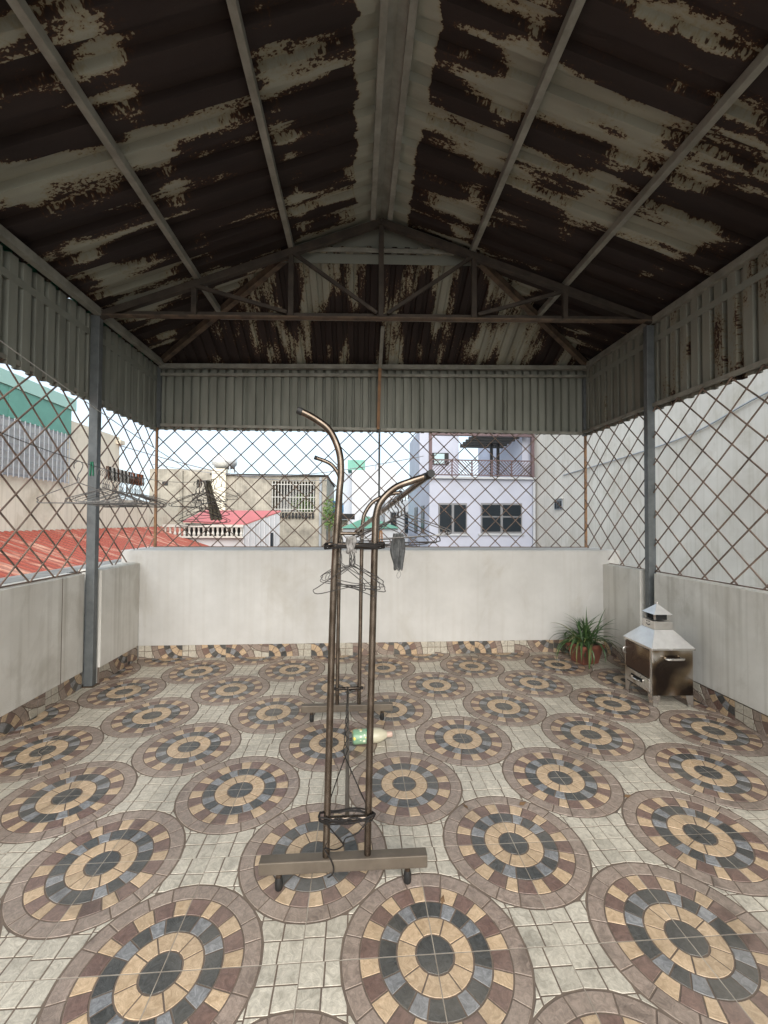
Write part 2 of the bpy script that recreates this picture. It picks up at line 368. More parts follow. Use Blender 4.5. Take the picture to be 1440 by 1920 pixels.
# skirting: strips cut from the same tile
def strip_mesh(name,y0,hgt,x0,x1):
    bm=bmesh.new(); bm.from_mesh(tile_full)
    for co,no in (((0,y0,0),(0,-1,0)),((0,y0+hgt,0),(0,1,0)),((x0,0,0),(-1,0,0)),((x1,0,0),(1,0,0))):
        bmesh.ops.bisect_plane(bm,geom=bm.verts[:]+bm.edges[:]+bm.faces[:],plane_co=co,plane_no=no,clear_outer=True)
    bmesh.ops.translate(bm,vec=(-x0,-y0,0),verts=bm.verts[:])
    me=bpy.data.meshes.new(name); bm.to_mesh(me); bm.free()
    for mt in TM: me.materials.append(mt)
    return me
SK=.122
strips=[strip_mesh('skirting_tile',y,SK+.006,-.2,.2) for y in (-.2,-.125,-.06,.0,.066)]
short=strip_mesh('skirting_tile',-.2,SK+.006,-.12,.06)
def skirting(parent, p0, d, nrm, length, seed):
    """tiles standing along a wall foot; d along the wall, nrm into the terrace"""
    rnd=random.Random(seed); s_=0; d=Vector(d); nrm=Vector(nrm); upv=Vector((0,0,1))
    while s_<length-.03:
        me=rnd.choice(strips); L=.4
        if s_+L>length: me=strip_mesh('skirting_tile',rnd.choice((-.2,-.06,.06)),SK+.006,-.2,-.2+length-s_-.001); L=length-s_
        o=link('skirting_tile',me,parent,True)
        fl_=rnd.random()<.5 and L==.4
        mt=Matrix((d,upv,nrm)).transposed().to_4x4()
        if nrm.dot(d.cross(upv))<0: mt=Matrix((-d,upv,nrm)).transposed().to_4x4(); off=d*(s_+L)
        else: off=d*s_
        mt.translation=Vector(p0)+off+nrm*.0165+Vector((0,0,.0005)); o.matrix_basis=mt
        s_+=L+.001
def set_children_world(o): pass

# ------------------------------------------------------------------ parapets
def parapet(label, x0,x1,y0,y1,top, sk, pm_='plaster_side'):
    t=thing('parapet_wall',label,'wall',((x0+x1)/2,(y0+y1)/2,0))
    b=MB().box(x0,x1,y0,y1,-.015,top); b.build('plaster_wall',M[pm_],t,bevel=.006); t['pm']=pm_
    for i,(p0,d,nr,L) in enumerate(sk): skirting(t,p0,d,nr,L,hash(label)%97+i)
    return t
def lip(t,x0,x1,y0,y1,z0,z1): MB().box(x0,x1,y0,y1,z0,z1).build('plaster_edge',M[t['pm']],t,bevel=.004)
SEED=0
pl=parapet('white parapet under the left mesh, from the steel post towards the viewer',-2.50,-2.375,-4.4,2.085,.888,[((-2.375,-2.3,0),(0,1,0),(1,0,0),4.38)])
lip(pl,-2.376,-2.355,-4.4,2.083,.124,.881)
MB().box(-2.3555,-2.3540,1.842,1.846,.125,.88).build('crack',M['rusty'],pl)
pr=parapet('short white parapet piece between left steel post and back wall',-2.46,-2.30,2.165,2.738,.905,[((-2.30,2.168,0),(0,1,0),(1,0,0),.568)])
lip(pr,-2.301,-2.278,2.167,2.737,.126,.898)
pb=parapet('long white parapet across the back under the rear mesh',-2.46,2.44,2.76,3.27,1.017,[((-2.28,2.76,0),(1,0,0),(0,-1,0),4.53)],'plaster')
lip(pb,-2.40,2.36,2.738,2.761,.122,1.010)
pq=parapet('white parapet under the right mesh behind the steel incense burner',2.268,2.40,-4.4,2.03,.882,[((2.268,-2.3,0),(0,1,0),(-1,0,0),4.325)])
lip(pq,2.248,2.269,-4.4,2.028,.135,.876)
ps=parapet('short white parapet piece between right steel post and back wall',2.268,2.40,2.20,2.738,.885,[((2.268,2.203,0),(0,1,0),(-1,0,0),.535)])
lip(ps,2.248,2.269,2.202,2.737,.12,.879)

# ------------------------------------------------------------------ posts
def post(label,x0,x1,y0,y1,top):
    t=thing('steel_post',label,'post',((x0+x1)/2,(y0+y1)/2,0),group='galvanised roof posts')
    MB().box(x0,x1,y0,y1,0.004,top).build('tube',M['zinc'],t,bevel=.004)
    MB().box(x0-.02,x1+.02,y0-.02,y1+.02,-.001,.0035).build('base_plate',M['rusty'],t)
    return t
post('grey galvanised post at the left, clothesline passing in front',-2.362,-2.295,2.10,2.15,2.93)
post('grey galvanised post at the right, behind the incense burner',2.258,2.325,2.10,2.15,3.02)

# ------------------------------------------------------------------ mesh grilles of diagonal rods
def grille(label,org,d,length,z0,z1,step,rmat,posts=()):
    t=thing('mesh_grille',label,'security grille',org); o=Vector(org); d=Vector(d); nrm=d.cross(Vector((0,0,1)))
    H=z1-z0; k=0; r_=.0056
    meshes={}
    def rod(a,b,off):
        L=(b-a).length; key=round(L,3)
        MB().tube(smooth_path([a+nrm*off]+[a.lerp(b,k_)+nrm*(off+rg_.uniform(-.003,.003))+d*rg_.uniform(-.005,.005) for k_ in (.3,.65)]+[b+nrm*off],3),r_,6).build('rod',rmat,t,smooth=True)
    n=int(length/step)+int(H/step)+3; rg_=random.Random(int(length*1000)+int(z0*997))
    for i in range(-int(H/step)-2,int(length/step)+2):
        s0=i*step+step*.5+rg_.uniform(-.007,.007)
        for sgn,off in ((1,.0055),(-1,-.0055)):
            # line s = s0 + z (sgn 1)  or s = s0+H-z
            if sgn==1: sa,za,sb,zb=s0,0,s0+H,H
            else: sa,za,sb,zb=s0+H,0,s0,H
            pts=[]
            lo,hi=0,length
            def clip(sa,za,sb,zb):
                if (sa<lo and sb<lo) or (sa>hi and sb>hi): return None
                t0,t1=0,1; ds=sb-sa
                for lim,g_ in ((lo,1),(hi,-1)):
                    tt=(lim-sa)/ds
                    if (ds>0)==(g_==1): t0=max(t0,tt)
                    else: t1=min(t1,tt)
                if t1-t0<.04: return None
                return (sa+ds*t0,za+(zb-za)*t0,sa+ds*t1,za+(zb-za)*t1)
            c=clip(sa,za,sb,zb)
            if c:
                rod(o+d*c[0]+Vector((0,0,z0+c[1])),o+d*c[2]+Vector((0,0,z0+c[3])),off)
    MB().beam(o+Vector((0,0,z1)),o+d*length+Vector((0,0,z1)),.03,.03).build('top_rail',M['purlin'],t)
    MB().beam(o+Vector((0,0,z0+.004)),o+d*length+Vector((0,0,z0+.004)),.012,.008).build('foot_rail',rmat,t)
    for s_ in posts:
        MB().box(-.011,.011,-.011,.011,z0,z1+.25).build('corner_post',M['rod_orange'],t,world=False).location=(d*s_)-Vector((0,0,o.z))
    return t
STEP=.232
grille('rusty diagonal mesh of rods along the left side above the parapet',(-2.385,-1.55,0),(0,1,0),4.74,.89,2.285,STEP,M['rod'])
gb=grille('rusty diagonal mesh of rods across the back above the parapet',(-2.37,3.205,0),(1,0,0),4.715,1.017,2.31,STEP,M['rod'],posts=(.004,4.71))
MB().tube([(-.005,3.19,1.01),(-.005,3.19,2.32)],.011,8).build('middle_post',M['zinc'],gb,smooth=True)
grille('rusty diagonal mesh of rods along the right side above the parapet',(2.315,-1.55,0),(0,1,0),4.74,.882,2.32,STEP,M['rod'])

# ------------------------------------------------------------------ corrugated sheet builder
def corrugated(name,O,W,Rd,N,width,r0f,r1f,pitch,depth,mt,parent,flat=.42,uvo=(0,0),thick=.0016,w_start=0.0):
    O=Vector(O);W=Vector(W);Rd=Vector(Rd);N=Vector(N)
    s_=pitch*.07; top=pitch*flat; bot=pitch-top-2*s_
    cols=[]; x=0.0; base=[(0,0),(bot,0),(bot+s_,1),(bot+s_+top,1)]
    k=0
    while True:
        stop=False
        for dx,h in base:
            xx=k*pitch+dx
            if xx>width+1e-6: stop=True;break
            cols.append((xx,h*depth))
        if stop: break
        k+=1
    if cols[-1][0]<width-1e-4: cols.append((width,cols[-1][1] if len(cols)%2==0 else 0))
    v=[];uvs=[];f=[]
    for xx,h in cols:
        a=r0f(xx);b=r1f(xx)
        if b<a: b=a=(a+b)/2
        for r_ in (a,b):
            v.append(O+W*xx+Rd*r_+N*h); uvs.append((r_+uvo[0],xx+uvo[1]))
    for i in range(len(cols)-1):
        q=(2*i,2*i+1,2*i+3,2*i+2)
        if (v[q[0]]-v[q[1]]).length<1e-5 and (v[q[2]]-v[q[3]]).length<1e-5: continue
        if (v[q[0]]-v[q[1]]).length<1e-5: q=(q[0],q[2],q[3])
        elif (v[q[2]]-v[q[3]]).length<1e-5: q=(q[0],q[1],q[2])
        f.append(q)
    if not f: return None
    me=bpy.data.meshes.new(name); me.from_pydata([tuple(p) for p in v],[],f); me.materials.append(mt)
    ul=me.uv_layers.new(name='UVMap')
    for lp in me.loops: ul.data[lp.index].uv=uvs[lp.vertex_index]
    me.update(); o=link(name,me,parent)
    sm=o.modifiers.new('thickness','SOLIDIFY'); sm.thickness=thick; sm.offset=0
    return o

# ------------------------------------------------------------------ roof
XR_,ZR_=-.055,3.844
sL=(ZR_-2.965)/2.245; sR=.316
def zl(x): return ZR_-sL*(XR_-x)
def zr(x): return ZR_-sR*(x-XR_)
RF0,RF1=-1.75,3.25        # roof front and back
HY0,HY1=2.20,3.25         # hip: top edge and eave
HXL,HXR=-.84,.80
roof=thing('canopy_roof','rust-eaten corrugated roof of the terrace, pale paint peeling to dark brown','roof',(0,.7,2.9))
cl=1/math.sqrt(1+sL*sL); crr=1/math.sqrt(1+sR*sR)
dl=Vector((-cl,0,-sL*cl)); dr=Vector((crr,0,-sR*crr)); nl=Vector((-sL*cl,0,cl)); nr_=Vector((sR*crr,0,crr))
UP=.052
y=RF0
while y<RF1-.01:
    wd=min(1.0,RF1-y); y0=y
    def hipcut(xx,side,y0=y0):
        yy=y0+xx
        if yy<=HY0+.10: return .03
        tt=(yy-HY0)/(HY1-HY0)
        if side<0: return ((XR_)-(HXL+(-2.44-HXL)*tt))/cl-.09
        return ((HXR+(2.46-HXR)*tt)-XR_)/crr-.09
    lp=.004*(int(round(y*10))%20>9)
    corrugated('roof_sheet',(XR_,y,ZR_+UP+lp),(0,1,0),dl,nl,wd+.05,lambda x:hipcut(x,-1),lambda x:(2.44+XR_)/cl,.2,.04,M['roof_l'],roof,uvo=(0,y))
    corrugated('roof_sheet',(XR_,y,ZR_+UP+lp),(0,1,0),dr,nr_,wd+.05,lambda x:hipcut(x,1),lambda x:(2.46-XR_)/crr,.2,.04,M['roof_r'],roof,uvo=(0,y))
    y+=1.0
# hip sheets
def hz(x,yy):
    tt=(yy-HY0)/(HY1-HY0); return (3.60+.03*x)*(1-tt)+(2.975+.024*x)*tt
hd=Vector((0,HY1-HY0,hz(0,HY1)-hz(0,HY0))); HL=hd.length; hdn=hd.normalized(); hn=Vector((0,-hdn.z,hdn.y)); hn=hn if hn.z>0 else -hn
for x0 in (-2.44,-1.34,-.24,.86,1.96):
    wd=min(1.1,2.46-x0)
    def r0(xx,x0=x0):
        x=x0+xx
        if x<HXL: return HL*(x-HXL)/(-2.44-HXL)-.07
        if x>HXR: return HL*(x-HXR)/(2.46-HXR)-.07
        return -.02
    W_=Vector((1,0,.027))
    corrugated('hip_sheet',(x0,HY0,hz(x0,HY0)+.03),W_,hdn,hn,wd,r0,lambda x:HL,.11,.024,M['hip'],roof,uvo=(0,x0),flat=.35)
# gablet above the hip
MB().add([(-.90,2.225,3.50),(.86,2.225,3.55),(.86,2.225,zr(.86)+.10),(XR_,2.225,3.945),(-.90,2.225,zl(-.90)+.10)],[(0,1,2,3,4)]).build('gablet_panel',M['valance'],roof)
MB().beam((-.80,2.19,3.60),(.78,2.19,3.645),.012,.035).build('gablet_rail',M['purlin'],roof)
for xa,za,xb,zb_ in ((-2.44,3.03,HXL,3.66),(2.46,3.13,HXR,3.70)):
    MB().beam((xa,HY1,za+.03),(xb,HY0,zb_+.03),.34,.008,(0,.35,1)).build('hip_cap',M['purlin'],roof)
# purlins
PY0=RF0+.02
for x in (-1.555,-.803,-.127): MB().beam((x,PY0,zl(x)+.026),(x,(2.17 if x>-1 else 2.70),zl(x)+.026),.042,.05).build('purlin',M['purlin'],roof,bevel=.003)
for x in (.015,.725,1.545): MB().beam((x,PY0,zr(x)+.026),(x,(2.17 if x<1 else 2.70),zr(x)+.026),.042,.05).build('purlin',M['purlin'],roof,bevel=.003)
rp_=MB().add([(-.127,PY0,zl(-.127)+.05),(.015,PY0,zr(.015)+.05),(.015,2.26,zr(.015)+.05),(-.127,2.26,zl(-.127)+.05),(-.056,PY0,3.895),(-.056,2.26,3.895)],[(0,4,5,3),(4,1,2,5)]).build('ridge_cap',M['purlin'],roof)
MB().beam((-2.31,PY0,2.965),(-2.31,3.17,2.955),.05,.06).build('eave_beam',M['purlin'],roof,bevel=.003)
MB().beam((2.335,PY0,3.075),(2.335,3.17,3.065),.05,.06).build('eave_beam',M['purlin'],roof,bevel=.003)
MB().beam((-2.33,3.165,2.925),(2.35,3.165,3.045),.05,.045).build('eave_beam',M['purlin'],roof,bevel=.003)
MB().beam((-2.33,3.19,2.845),(2.35,3.19,2.96),.03,.03).build('lower_eave_rail',M['purlin'],roof,bevel=.003)
MB().beam((-2.33,3.17,2.975),(HXL-.02,2.22,3.545),.05,.06).build('hip_rafter',M['rusty'],roof,bevel=.003)
MB().beam((2.34,3.17,3.085),(HXR+.02,2.22,3.585),.05,.06).build('hip_rafter',M['rusty'],roof,bevel=.003)
MB().beam((-1.56,2.69,hz(-1.56,2.69)-.02),(1.56,2.69,hz(1.56,2.69)-.02),.04,.045).build('hip_purlin',M['purlin'],roof,bevel=.003)

# truss
tr=thing('roof_truss','brown rusty steel truss spanning between the two grey posts','truss',(0,2.125,2.93))
TY=2.125
MB().beam((-2.34,TY,2.935),(2.36,TY,3.065),.05,.012).build('bottom_flange',M['rusty'],tr)
MB().beam((-2.34,TY+.018,2.962),(2.36,TY+.018,3.092),.012,.042).build('bottom_chord',M['truss'],tr)
MB().beam((-2.36,TY,zl(-2.36)-.028),(XR_,TY,ZR_-.03),.045,.055).build('top_chord',M['truss'],tr,bevel=.003)
MB().beam((2.37,TY,zr(2.37)-.028),(XR_,TY,ZR_-.03),.045,.055).build('top_chord',M['truss'],tr,bevel=.003)
def zb(x): return 2.94+.0277*(x+2.34)
for x,f_ in ((-1.575,zl),(-.80,zl),(-.055,zl),(.735,zr),(1.535,zr)):
    MB().beam((x,TY-.004,zb(x)+.008),(x,TY-.004,f_(x)-.05),.042,.03,(0,1,0)).build('strut',M['truss'],tr,bevel=.002)
for a,b in (((-1.555,zl(-1.555)-.06),(-.83,zb(-.83)+.03)),((-.775,zl(-.775)-.06),(-.09,zb(-.09)+.03)),((1.52,zr(1.52)-.06),(.77,zb(.77)+.03)),((.71,zr(.71)-.06),(.0,zb(0)+.03))):
    MB().beam((a[0],TY-.02,a[1]),(b[0],TY-.02,b[1]),.022,.028).build('diagonal',M['truss'],tr)
dp=thing('drop_strut','thin strut hanging in the middle of the back, grey above and rusty below','strut',(-.01,3.1,2.3))
MB().beam((-.007,2.66,3.19),(-.007,3.10,2.95),.035,.02).build('upper_strut',M['purlin'],dp)
MB().beam((-.007,3.10,2.97),(-.022,3.15,2.30),.032,.025,(0,1,0)).build('lower_strut',M['rod_orange'],dp)

# ------------------------------------------------------------------ corrugated valances
def valance(label,O,W,N,width,top,bot,mt,uvo,n,pitch=.105):
    t=thing('corrugated_valance',label,'cladding',O); W=Vector(W); O=Vector(O); wd=width/n
    for i in range(n):
        a=i*wd
        corrugated('sheet',O+W*a,W,(0,0,-1),N,wd+.001,lambda x,a=a:-top(a+x),lambda x,a=a:-bot(a+x),pitch,.032,mt,t,uvo=(uvo,a+uvo),flat=.6)
    return t
v1=valance('grey corrugated cladding along the top of the left side',(-2.40,-1.55,0),(0,1,0),(1,0,0),4.78,lambda s:2.935,lambda s:2.245,M['valance'],0,5)
v2=valance('grey corrugated cladding along the top of the back',(-2.385,3.245,0),(1,0,0),(0,-1,0),4.75,lambda s:2.955+.024*s,lambda s:2.262+.008*s,M['valance'],4,5,.09)
v3=valance('grey corrugated cladding with rust streaks along the top of the right side',(2.372,-1.55,0),(0,1,0),(-1,0,0),4.78,lambda s:3.04,lambda s:2.28,M['valance_r'],9,5)
MB().beam((-2.372,-1.55,2.79),(-2.372,3.2,2.79),.012,.05).build('rail',M['valance'],v1)
MB().beam((2.343,-1.55,2.90),(2.343,3.2,2.90),.012,.05).build('rail',M['valance'],v3)
MB().box(-2.445,-2.428,-1.6,1.93,2.80,3.02).build('green_flashing',M['green_flash'],v1)
MB().box(-2.445,-2.428,2.0,3.26,2.80,3.02).build('green_flashing',M['green_flash'],v1)
MB().box(2.395,2.412,-1.6,3.26,2.93,3.12).build('green_flashing',M['green_flash'],v3)
for x in (-2.345,2.325): MB().box(x-.018,x+.018,3.18,3.215,2.28,2.93).build('corner_trim',M['zinc'],v2)

# ------------------------------------------------------------------ drying rack
rk=thing('clothes_rack','tubular steel clothes drying rack standing in the middle of the floor','clothes rack',(-.28,.85,0))
def upright(pts): 
    o=MB().tube(smooth_path(pts),.0128,12).build('upright',M['rack'],rk,smooth=True)
    e=Vector(pts[-1]); d=(e-Vector(pts[-2])).normalized()
    link('end_cap',MB().tube([e-d*.012,e+d*.006],.0142,10).mesh('end_cap',M['rubber'],smooth=True),rk)
YN,YF=.247,1.455
upright([(-.346,YN,.10),(-.336,YN,.6),(-.326,YN,1.07),(-.310,YN,1.38),(-.303,YN,1.48),(-.311,YN,1.56),(-.345,YN,1.634),(-.398,YN,1.676),(-.455,YN,1.705)])
upright([(-.198,YN,.10),(-.190,YN,.6),(-.181,YN,1.07),(-.177,YN,1.27),(-.173,YN,1.33),(-.156,YN,1.378),(-.106,YN,1.427),(-.047,YN,1.452),(.013,YN,1.472)])
upright([(-.365,YF,.085),(-.362,YF,.6),(-.356,YF,1.2),(-.352,YF,1.48),(-.355,YF,1.56),(-.375,YF,1.625),(-.425,YF,1.683),(-.52,YF,1.72)])
upright([(-.223,YF,.085),(-.217,YF,.6),(-.210,YF,1.2),(-.205,YF,1.29),(-.194,YF,1.35),(-.150,YF,1.42),(-.094,YF,1.458),(-.012,YF,1.486),(.05,YF,1.495)])
for yy,x0,x1 in ((YN,-.579,.017),(YF,-.597,-.001)):
    MB().box(x0,x1,yy-.02,yy+.02,.064,.108).build('base_bar',M['rackbar'],rk,bevel=.004)
    for fx in (x0+.068,x1-.07):
        f_=MB().lathe([(.0105,.03),(.0105,.066)],12,(fx,yy,0)).build('foot_stem',M['rack'],rk,smooth=True)
        MB().lathe([(.010,0),(.0135,.004),(.014,.03),(.011,.045)],12,(fx,yy,0)).build('rubber_foot',M['rubber'],rk,smooth=True)
MB().tube([(-.349,YN,.236),(-.19,YN,.236)],.0115,10).build('crossbar',M['rack'],rk,smooth=True)
MB().tube([(-.345,YN,1.217),(-.16,YN,1.215)],.0115,10).build('crossbar',M['rack'],rk,smooth=True)
MB().tube([(-.366,YF,.209),(-.222,YF,.207)],.0115,10).build('crossbar',M['rack'],rk,smooth=True)
MB().tube([(-.357,YF,1.222),(-.21,YF,1.222)],.0115,10).build('crossbar',M['rack'],rk,smooth=True)
MB().tube([(-.272,YN+.012,.236),(-.296,YF-.012,.208)],.0085,10).build('stretcher',M['rackbar'],rk,smooth=True)
MB().tube([(.022,YN-.03,1.478),(-.248,YF,1.235)],.0125,12).build('hanging_rail',M['rack'],rk,smooth=True)
MB().tube([(.024,YN-.036,1.479),(.019,YN-.012,1.475)],.0148,12).build('rail_cap',M['rubber'],rk,smooth=True)

# ------------------------------------------------------------------ wires tied round the rack
def coil(cx0,cx1,yy,z,turns,rr,seed):
    rnd=random.Random(seed); pts=[]
    n=14*turns; hx=(cx1-cx0)/2+rr; mx=(cx0+cx1)/2
    for i in range(n+1):
        a=2*math.pi*i/14; k=max(-1,min(1,math.cos(a)*1.25)); pts.append((mx+hx*k+rnd.uniform(-.003,.003),yy+rr*math.sin(a)*1.1+rnd.uniform(-.003,.003),z+rnd.uniform(-.011,.011)))
    return smooth_path(pts,3)
wt=thing('binding_wire','black wire wound round the lower near crossbar of the rack','wire',(-.27,YN,.236))
MB().tube(coil(-.349,-.195,YN,.245,4,.021,3),.0028,5).build('winding',M['wire'],wt,smooth=True)
MB().tube(smooth_path([(-.352,YN-.02,.245),(-.30,YN-.03,.19),(-.285,YN-.03,.165),(-.315,YN-.028,.15),(-.35,YN-.02,.15),(-.33,YN-.024,.118),(-.317,YN-.026,.085),(-.322,YN-.03,.066),(-.338,YN-.03,.058)]),.0024,5).build('loose_tail',M['wire'],wt,smooth=True)
MB().tube(smooth_path([(-.19,YN-.02,.25),(-.235,YN-.03,.205),(-.275,YN-.03,.19),(-.285,YN-.03,.165)]),.0024,5).build('loose_tail',M['wire'],wt,smooth=True)
tw=thing('twisted_wire','twisted dark wire strung along the rack to both near uprights','wire',(-.29,.9,.3))
def twist(sgn):
    pts=[]; n=60
    for i in range(n+1):
        t=i/n; p=Vector((-.296,YF-.03,.225)).lerp(Vector((-.285,.55,.30)),t); a=t*26+(0 if sgn>0 else math.pi); amp=.004+.010*max(0,t-.3)
        pts.append(p+Vector((math.cos(a)*amp,0,math.sin(a)*amp)))
    return pts
MB().tube(twist(1)+[(-.315,.40,.285),(-.345,.262,.262)],.0022,5).build('strand',M['wire'],tw,smooth=True)
MB().tube(twist(-1)+[(-.24,.38,.28),(-.198,.262,.262)],.0022,5).build('strand',M['wire'],tw,smooth=True)
MB().tube(coil(-.367,-.222,YF,.209,2,.02,8),.0025,5).build('far_winding',M['wire'],tw,smooth=True)
tb_=thing('tie_wire','dark wire lashed round the upper near crossbar holding a bunch of hangers','wire',(-.25,YN,1.21))
MB().tube(coil(-.335,-.168,YN,1.215,5,.022,5),.003,5).build('winding',M['wire'],tb_,smooth=True)

# ------------------------------------------------------------------ hangers
def hanger_mesh(wd,drop,mt,r_=.0023,seed=0):
    rnd=random.Random(seed); pts=[]
    for i in range(9):
        a=R(-35+ i*27.5); pts.append((.021*math.cos(a),0,-.021+.021*math.sin(a)))
    hw=wd/2
    pts+=[(-.012,0,-.045),(0,0,-.062),(0.001,.002,-.085),(0,0,-.098)]
    b_=[(-.02,0,-.104),(-hw*.55,rnd.uniform(-.01,.01),-.10-drop*.5),(-hw*.93,rnd.uniform(-.012,.012),-.10-drop*.9),(-hw,rnd.uniform(-.012,.012),-.103-drop),(-hw*.95,0,-.115-drop),
        (-hw*.5,rnd.uniform(-.008,.008),-.116-drop-rnd.uniform(-.01,.01)),(hw*.5,rnd.uniform(-.008,.008),-.116-drop),(hw*.95,0,-.115-drop),(hw,rnd.uniform(-.012,.012),-.103-drop),(hw*.93,rnd.uniform(-.012,.012),-.10-drop*.9),(hw*.55,0,-.10-drop*.5),(.02,0,-.104),(0,0,-.096),(-.003,-.003,-.08),(.003,.002,-.07)]
    return MB().tube(smooth_path(pts+b_,3),r_,5).mesh('wire_hanger',mt,smooth=True)
HT=[hanger_mesh(.36,.06,M['hanger'],.0015,11),hanger_mesh(.34,.05,M['hanger_pale'],.0015,12),hanger_mesh(.33,.045,M['hanger_pale'],.0014,13),hanger_mesh(.36,.06,M['hanger'],.0014,14)]
HM=[hanger_mesh(.40,.085,M['hanger'],seed=1),hanger_mesh(.41,.095,M['hanger_dark'],.0028,2),hanger_mesh(.39,.075,M['hanger_pale'],seed=3),hanger_mesh(.42,.10,M['hanger'],seed=4)]
def hang(me,p,rot,label,group,tilt=0,tx=0):
    o=link('wire_hanger',me); o.location=p; o.rotation_euler=(tx,tilt,rot); tag(o,label,'hanger',group); return o
def on_line(y): return Vector((-1.51-.03*(y-.5), y, 1.555+.065*(y-1.2)**2))     # runs front to back, sagging
la=math.pi/2
cw=MB().tube([on_line(-1.6+4.8*i/28) for i in range(29)],.0016,5).build('clothesline',M['hanger'],smooth=True); tag(cw,'thin clothesline full of hangers running front to back left of the rack','clothesline')
M['line']=mat('pale_line',(.42,.42,.40),.6)
l2=MB().tube([Vector((-2.27,.6,2.43)).lerp(Vector((-2.02,3.19,1.83)),i/12)-Vector((0,0,.03*math.sin(math.pi*i/12))) for i in range(13)],.0034,5).build('clothesline',M['line'],smooth=True); tag(l2,'bare wire sloping down along the left mesh above the hangers','clothesline')
rnd=random.Random(5)
hang(HM[2],on_line(.70),la+R(84),'lone pale wire hanger, nearest on the clothesline, left of the grey post',None)
for i in range(22):
    t=.88+i*.019+rnd.uniform(-.006,.006)
    hang(HT[rnd.choice((0,1,1,2,3))],on_line(t),la+R(90)+rnd.uniform(-.16,.16),'wire hanger in the dense row beside the left post','row of hangers beside the left post',rnd.uniform(-.06,.06))
for i in range(14):
    t=2.16+i*.036+rnd.uniform(-.02,.02)
    hang(HM[rnd.choice((1,1,0,2))],on_line(t)-Vector((0,0,rnd.choice((0,0,0,.05,.10,.15)))),la+R(80)+rnd.uniform(-.5,.5),'wire hanger in the tangled clump around the limp cloth','clump of hangers on the clothesline',rnd.uniform(-.12,.12))
hang(HM[2],on_line(2.86),la+R(75),'pale hanger right of the limp brown cloth on the clothesline',None)
for i in range(7):
    x=-.285+rnd.uniform(-.04,.04); s_=rnd.choice((1,-1))
    hang(HT[rnd.choice((0,0,1))],(x,YN+rnd.uniform(-.01,.012),1.262-rnd.uniform(0,.03)),R(rnd.uniform(48,66))*s_,'wire hanger bunched on the upper crossbar of the rack','hangers tied to the rack crossbar',rnd.uniform(-.14,.14))
RA,RB=Vector((.022,YN-.03,1.478)),Vector((-.248,YF,1.235))
for i,t in enumerate((.24,.27,.30,.34,.38,.47)):
    p=RA.lerp(RB,t)+Vector((0,0,.014))
    hang(HM[(0,2,1,0,3,2)[i]],p,R((4,-10,12,-4,25,-30)[i]),'wire hanger hung on the sloping rail of the rack','hangers on the sloping rail',rnd.uniform(-.08,.08))

# pegs
def peg(p,col,label,group,rz=0,rough=.5):
    t=thing('clothes_peg',label,'clothes peg',p,rz,group)
    for s_ in (-1,1):
        b_=MB().beam((0.0035*s_,0,.018),(.0075*s_,0,-.05),.008,.0045,(1,0,0)); b_.build('jaw',col,t,world=False,bevel=.0012)
    MB().tube([(-.008,-.005,-.008),(-.008,.005,-.008),(.008,.005,-.008),(.008,-.005,-.008)],.0012,5).build('spring',M['hanger'],t,world=False)
    return t
PC=[mat('peg_brown',(.12,.055,.03),.6),mat('peg_white',(.7,.7,.68),.5),mat('peg_black',(.02,.02,.02),.5),mat('peg_orange',(.45,.14,.06),.5)]
names=['brown','white','black','orange']
for i in range(20):
    k=(0,2,1,2,1,0,1,2,1,2,1,0,0,3,0,2,3,0,3,0)[i]; t=.93+i*.019
    peg(on_line(t)+Vector((0,0,.002)),PC[k],names[k]+' peg clipped among the hooks beside the left post','pegs beside the left post, '+names[k],la+R(90)+rnd.uniform(-.4,.4))
for i in range(3): peg(on_line(2.22+i*.03),PC[(2,0,0)[i]],('black peg at the left end of the tangled clump' if i==0 else 'brown peg at the left end of the tangled clump'),'pegs by the limp cloth',la+R(90)+rnd.uniform(-.3,.3))
peg(on_line(.80),mat('peg_green',(.0,.16,.08),.5),'dark green peg clipped on the line before the left post',None,la+R(90))
peg((-.14,.52,1.245),mat('peg_wood',(.30,.15,.06),.6),'brown wooden peg hanging by the near right rack upright',None,.3)

# limp cloth over the line, folded face mask on the rack
def cloth(name,label,cat,p,wd,hgt,taper,mt,rz,fold,seed,lean=0,lens=False):
    rnd=random.Random(seed); v=[];f=[];nx,nz=14,16
    for j in range(nz+1):
        t=j/nz; w_=wd*(taper[0]+(taper[1]-taper[0])*t)*(1-.12*math.sin(t*5)) if not lens else wd*(.72+.5*math.sin(min(t,.8)*math.pi*.9)-.75*max(0,t-.45))
        for i in range(nx+1):
            s_=i/nx-.5
            v.append((s_*w_+lean*t, fold*math.sin(s_*17+t*2.1+seed)+.006*math.sin(t*9+s_*6), -hgt*t-.012*abs(math.sin(s_*9+seed))*t))
    for j in range(nz):
        for i in range(nx): a=j*(nx+1)+i; f.append((a,a+1,a+nx+2,a+nx+1))
    o=MB().add(v,f).build(name,mt,smooth=True); o.location=p; o.rotation_euler=(0,0,rz)
    s=o.modifiers.new('thickness','SOLIDIFY'); s.thickness=.003
    return tag(o,label,cat)
cloth('hanging_cloth','limp grey-brown cloth draped among the tangled hangers','cloth',on_line(2.52)+Vector((-.02,-.03,-.01)),.085,.345,(.75,1.0),mat('dull_cloth',(.22,.20,.15),.95,col2=(.10,.09,.068),scale=30),.5,.012,2,.09)
ck=cloth('face_mask','dark grey folded face mask hanging from a hanger on the rack','face mask',RA.lerp(RB,.30)+Vector((.0,-.02,-.155)),.06,.155,(.8,.62),mat('mask_grey',(.12,.125,.125),.95,col2=(.06,.063,.066),scale=40),.15,.007,4,0,True)
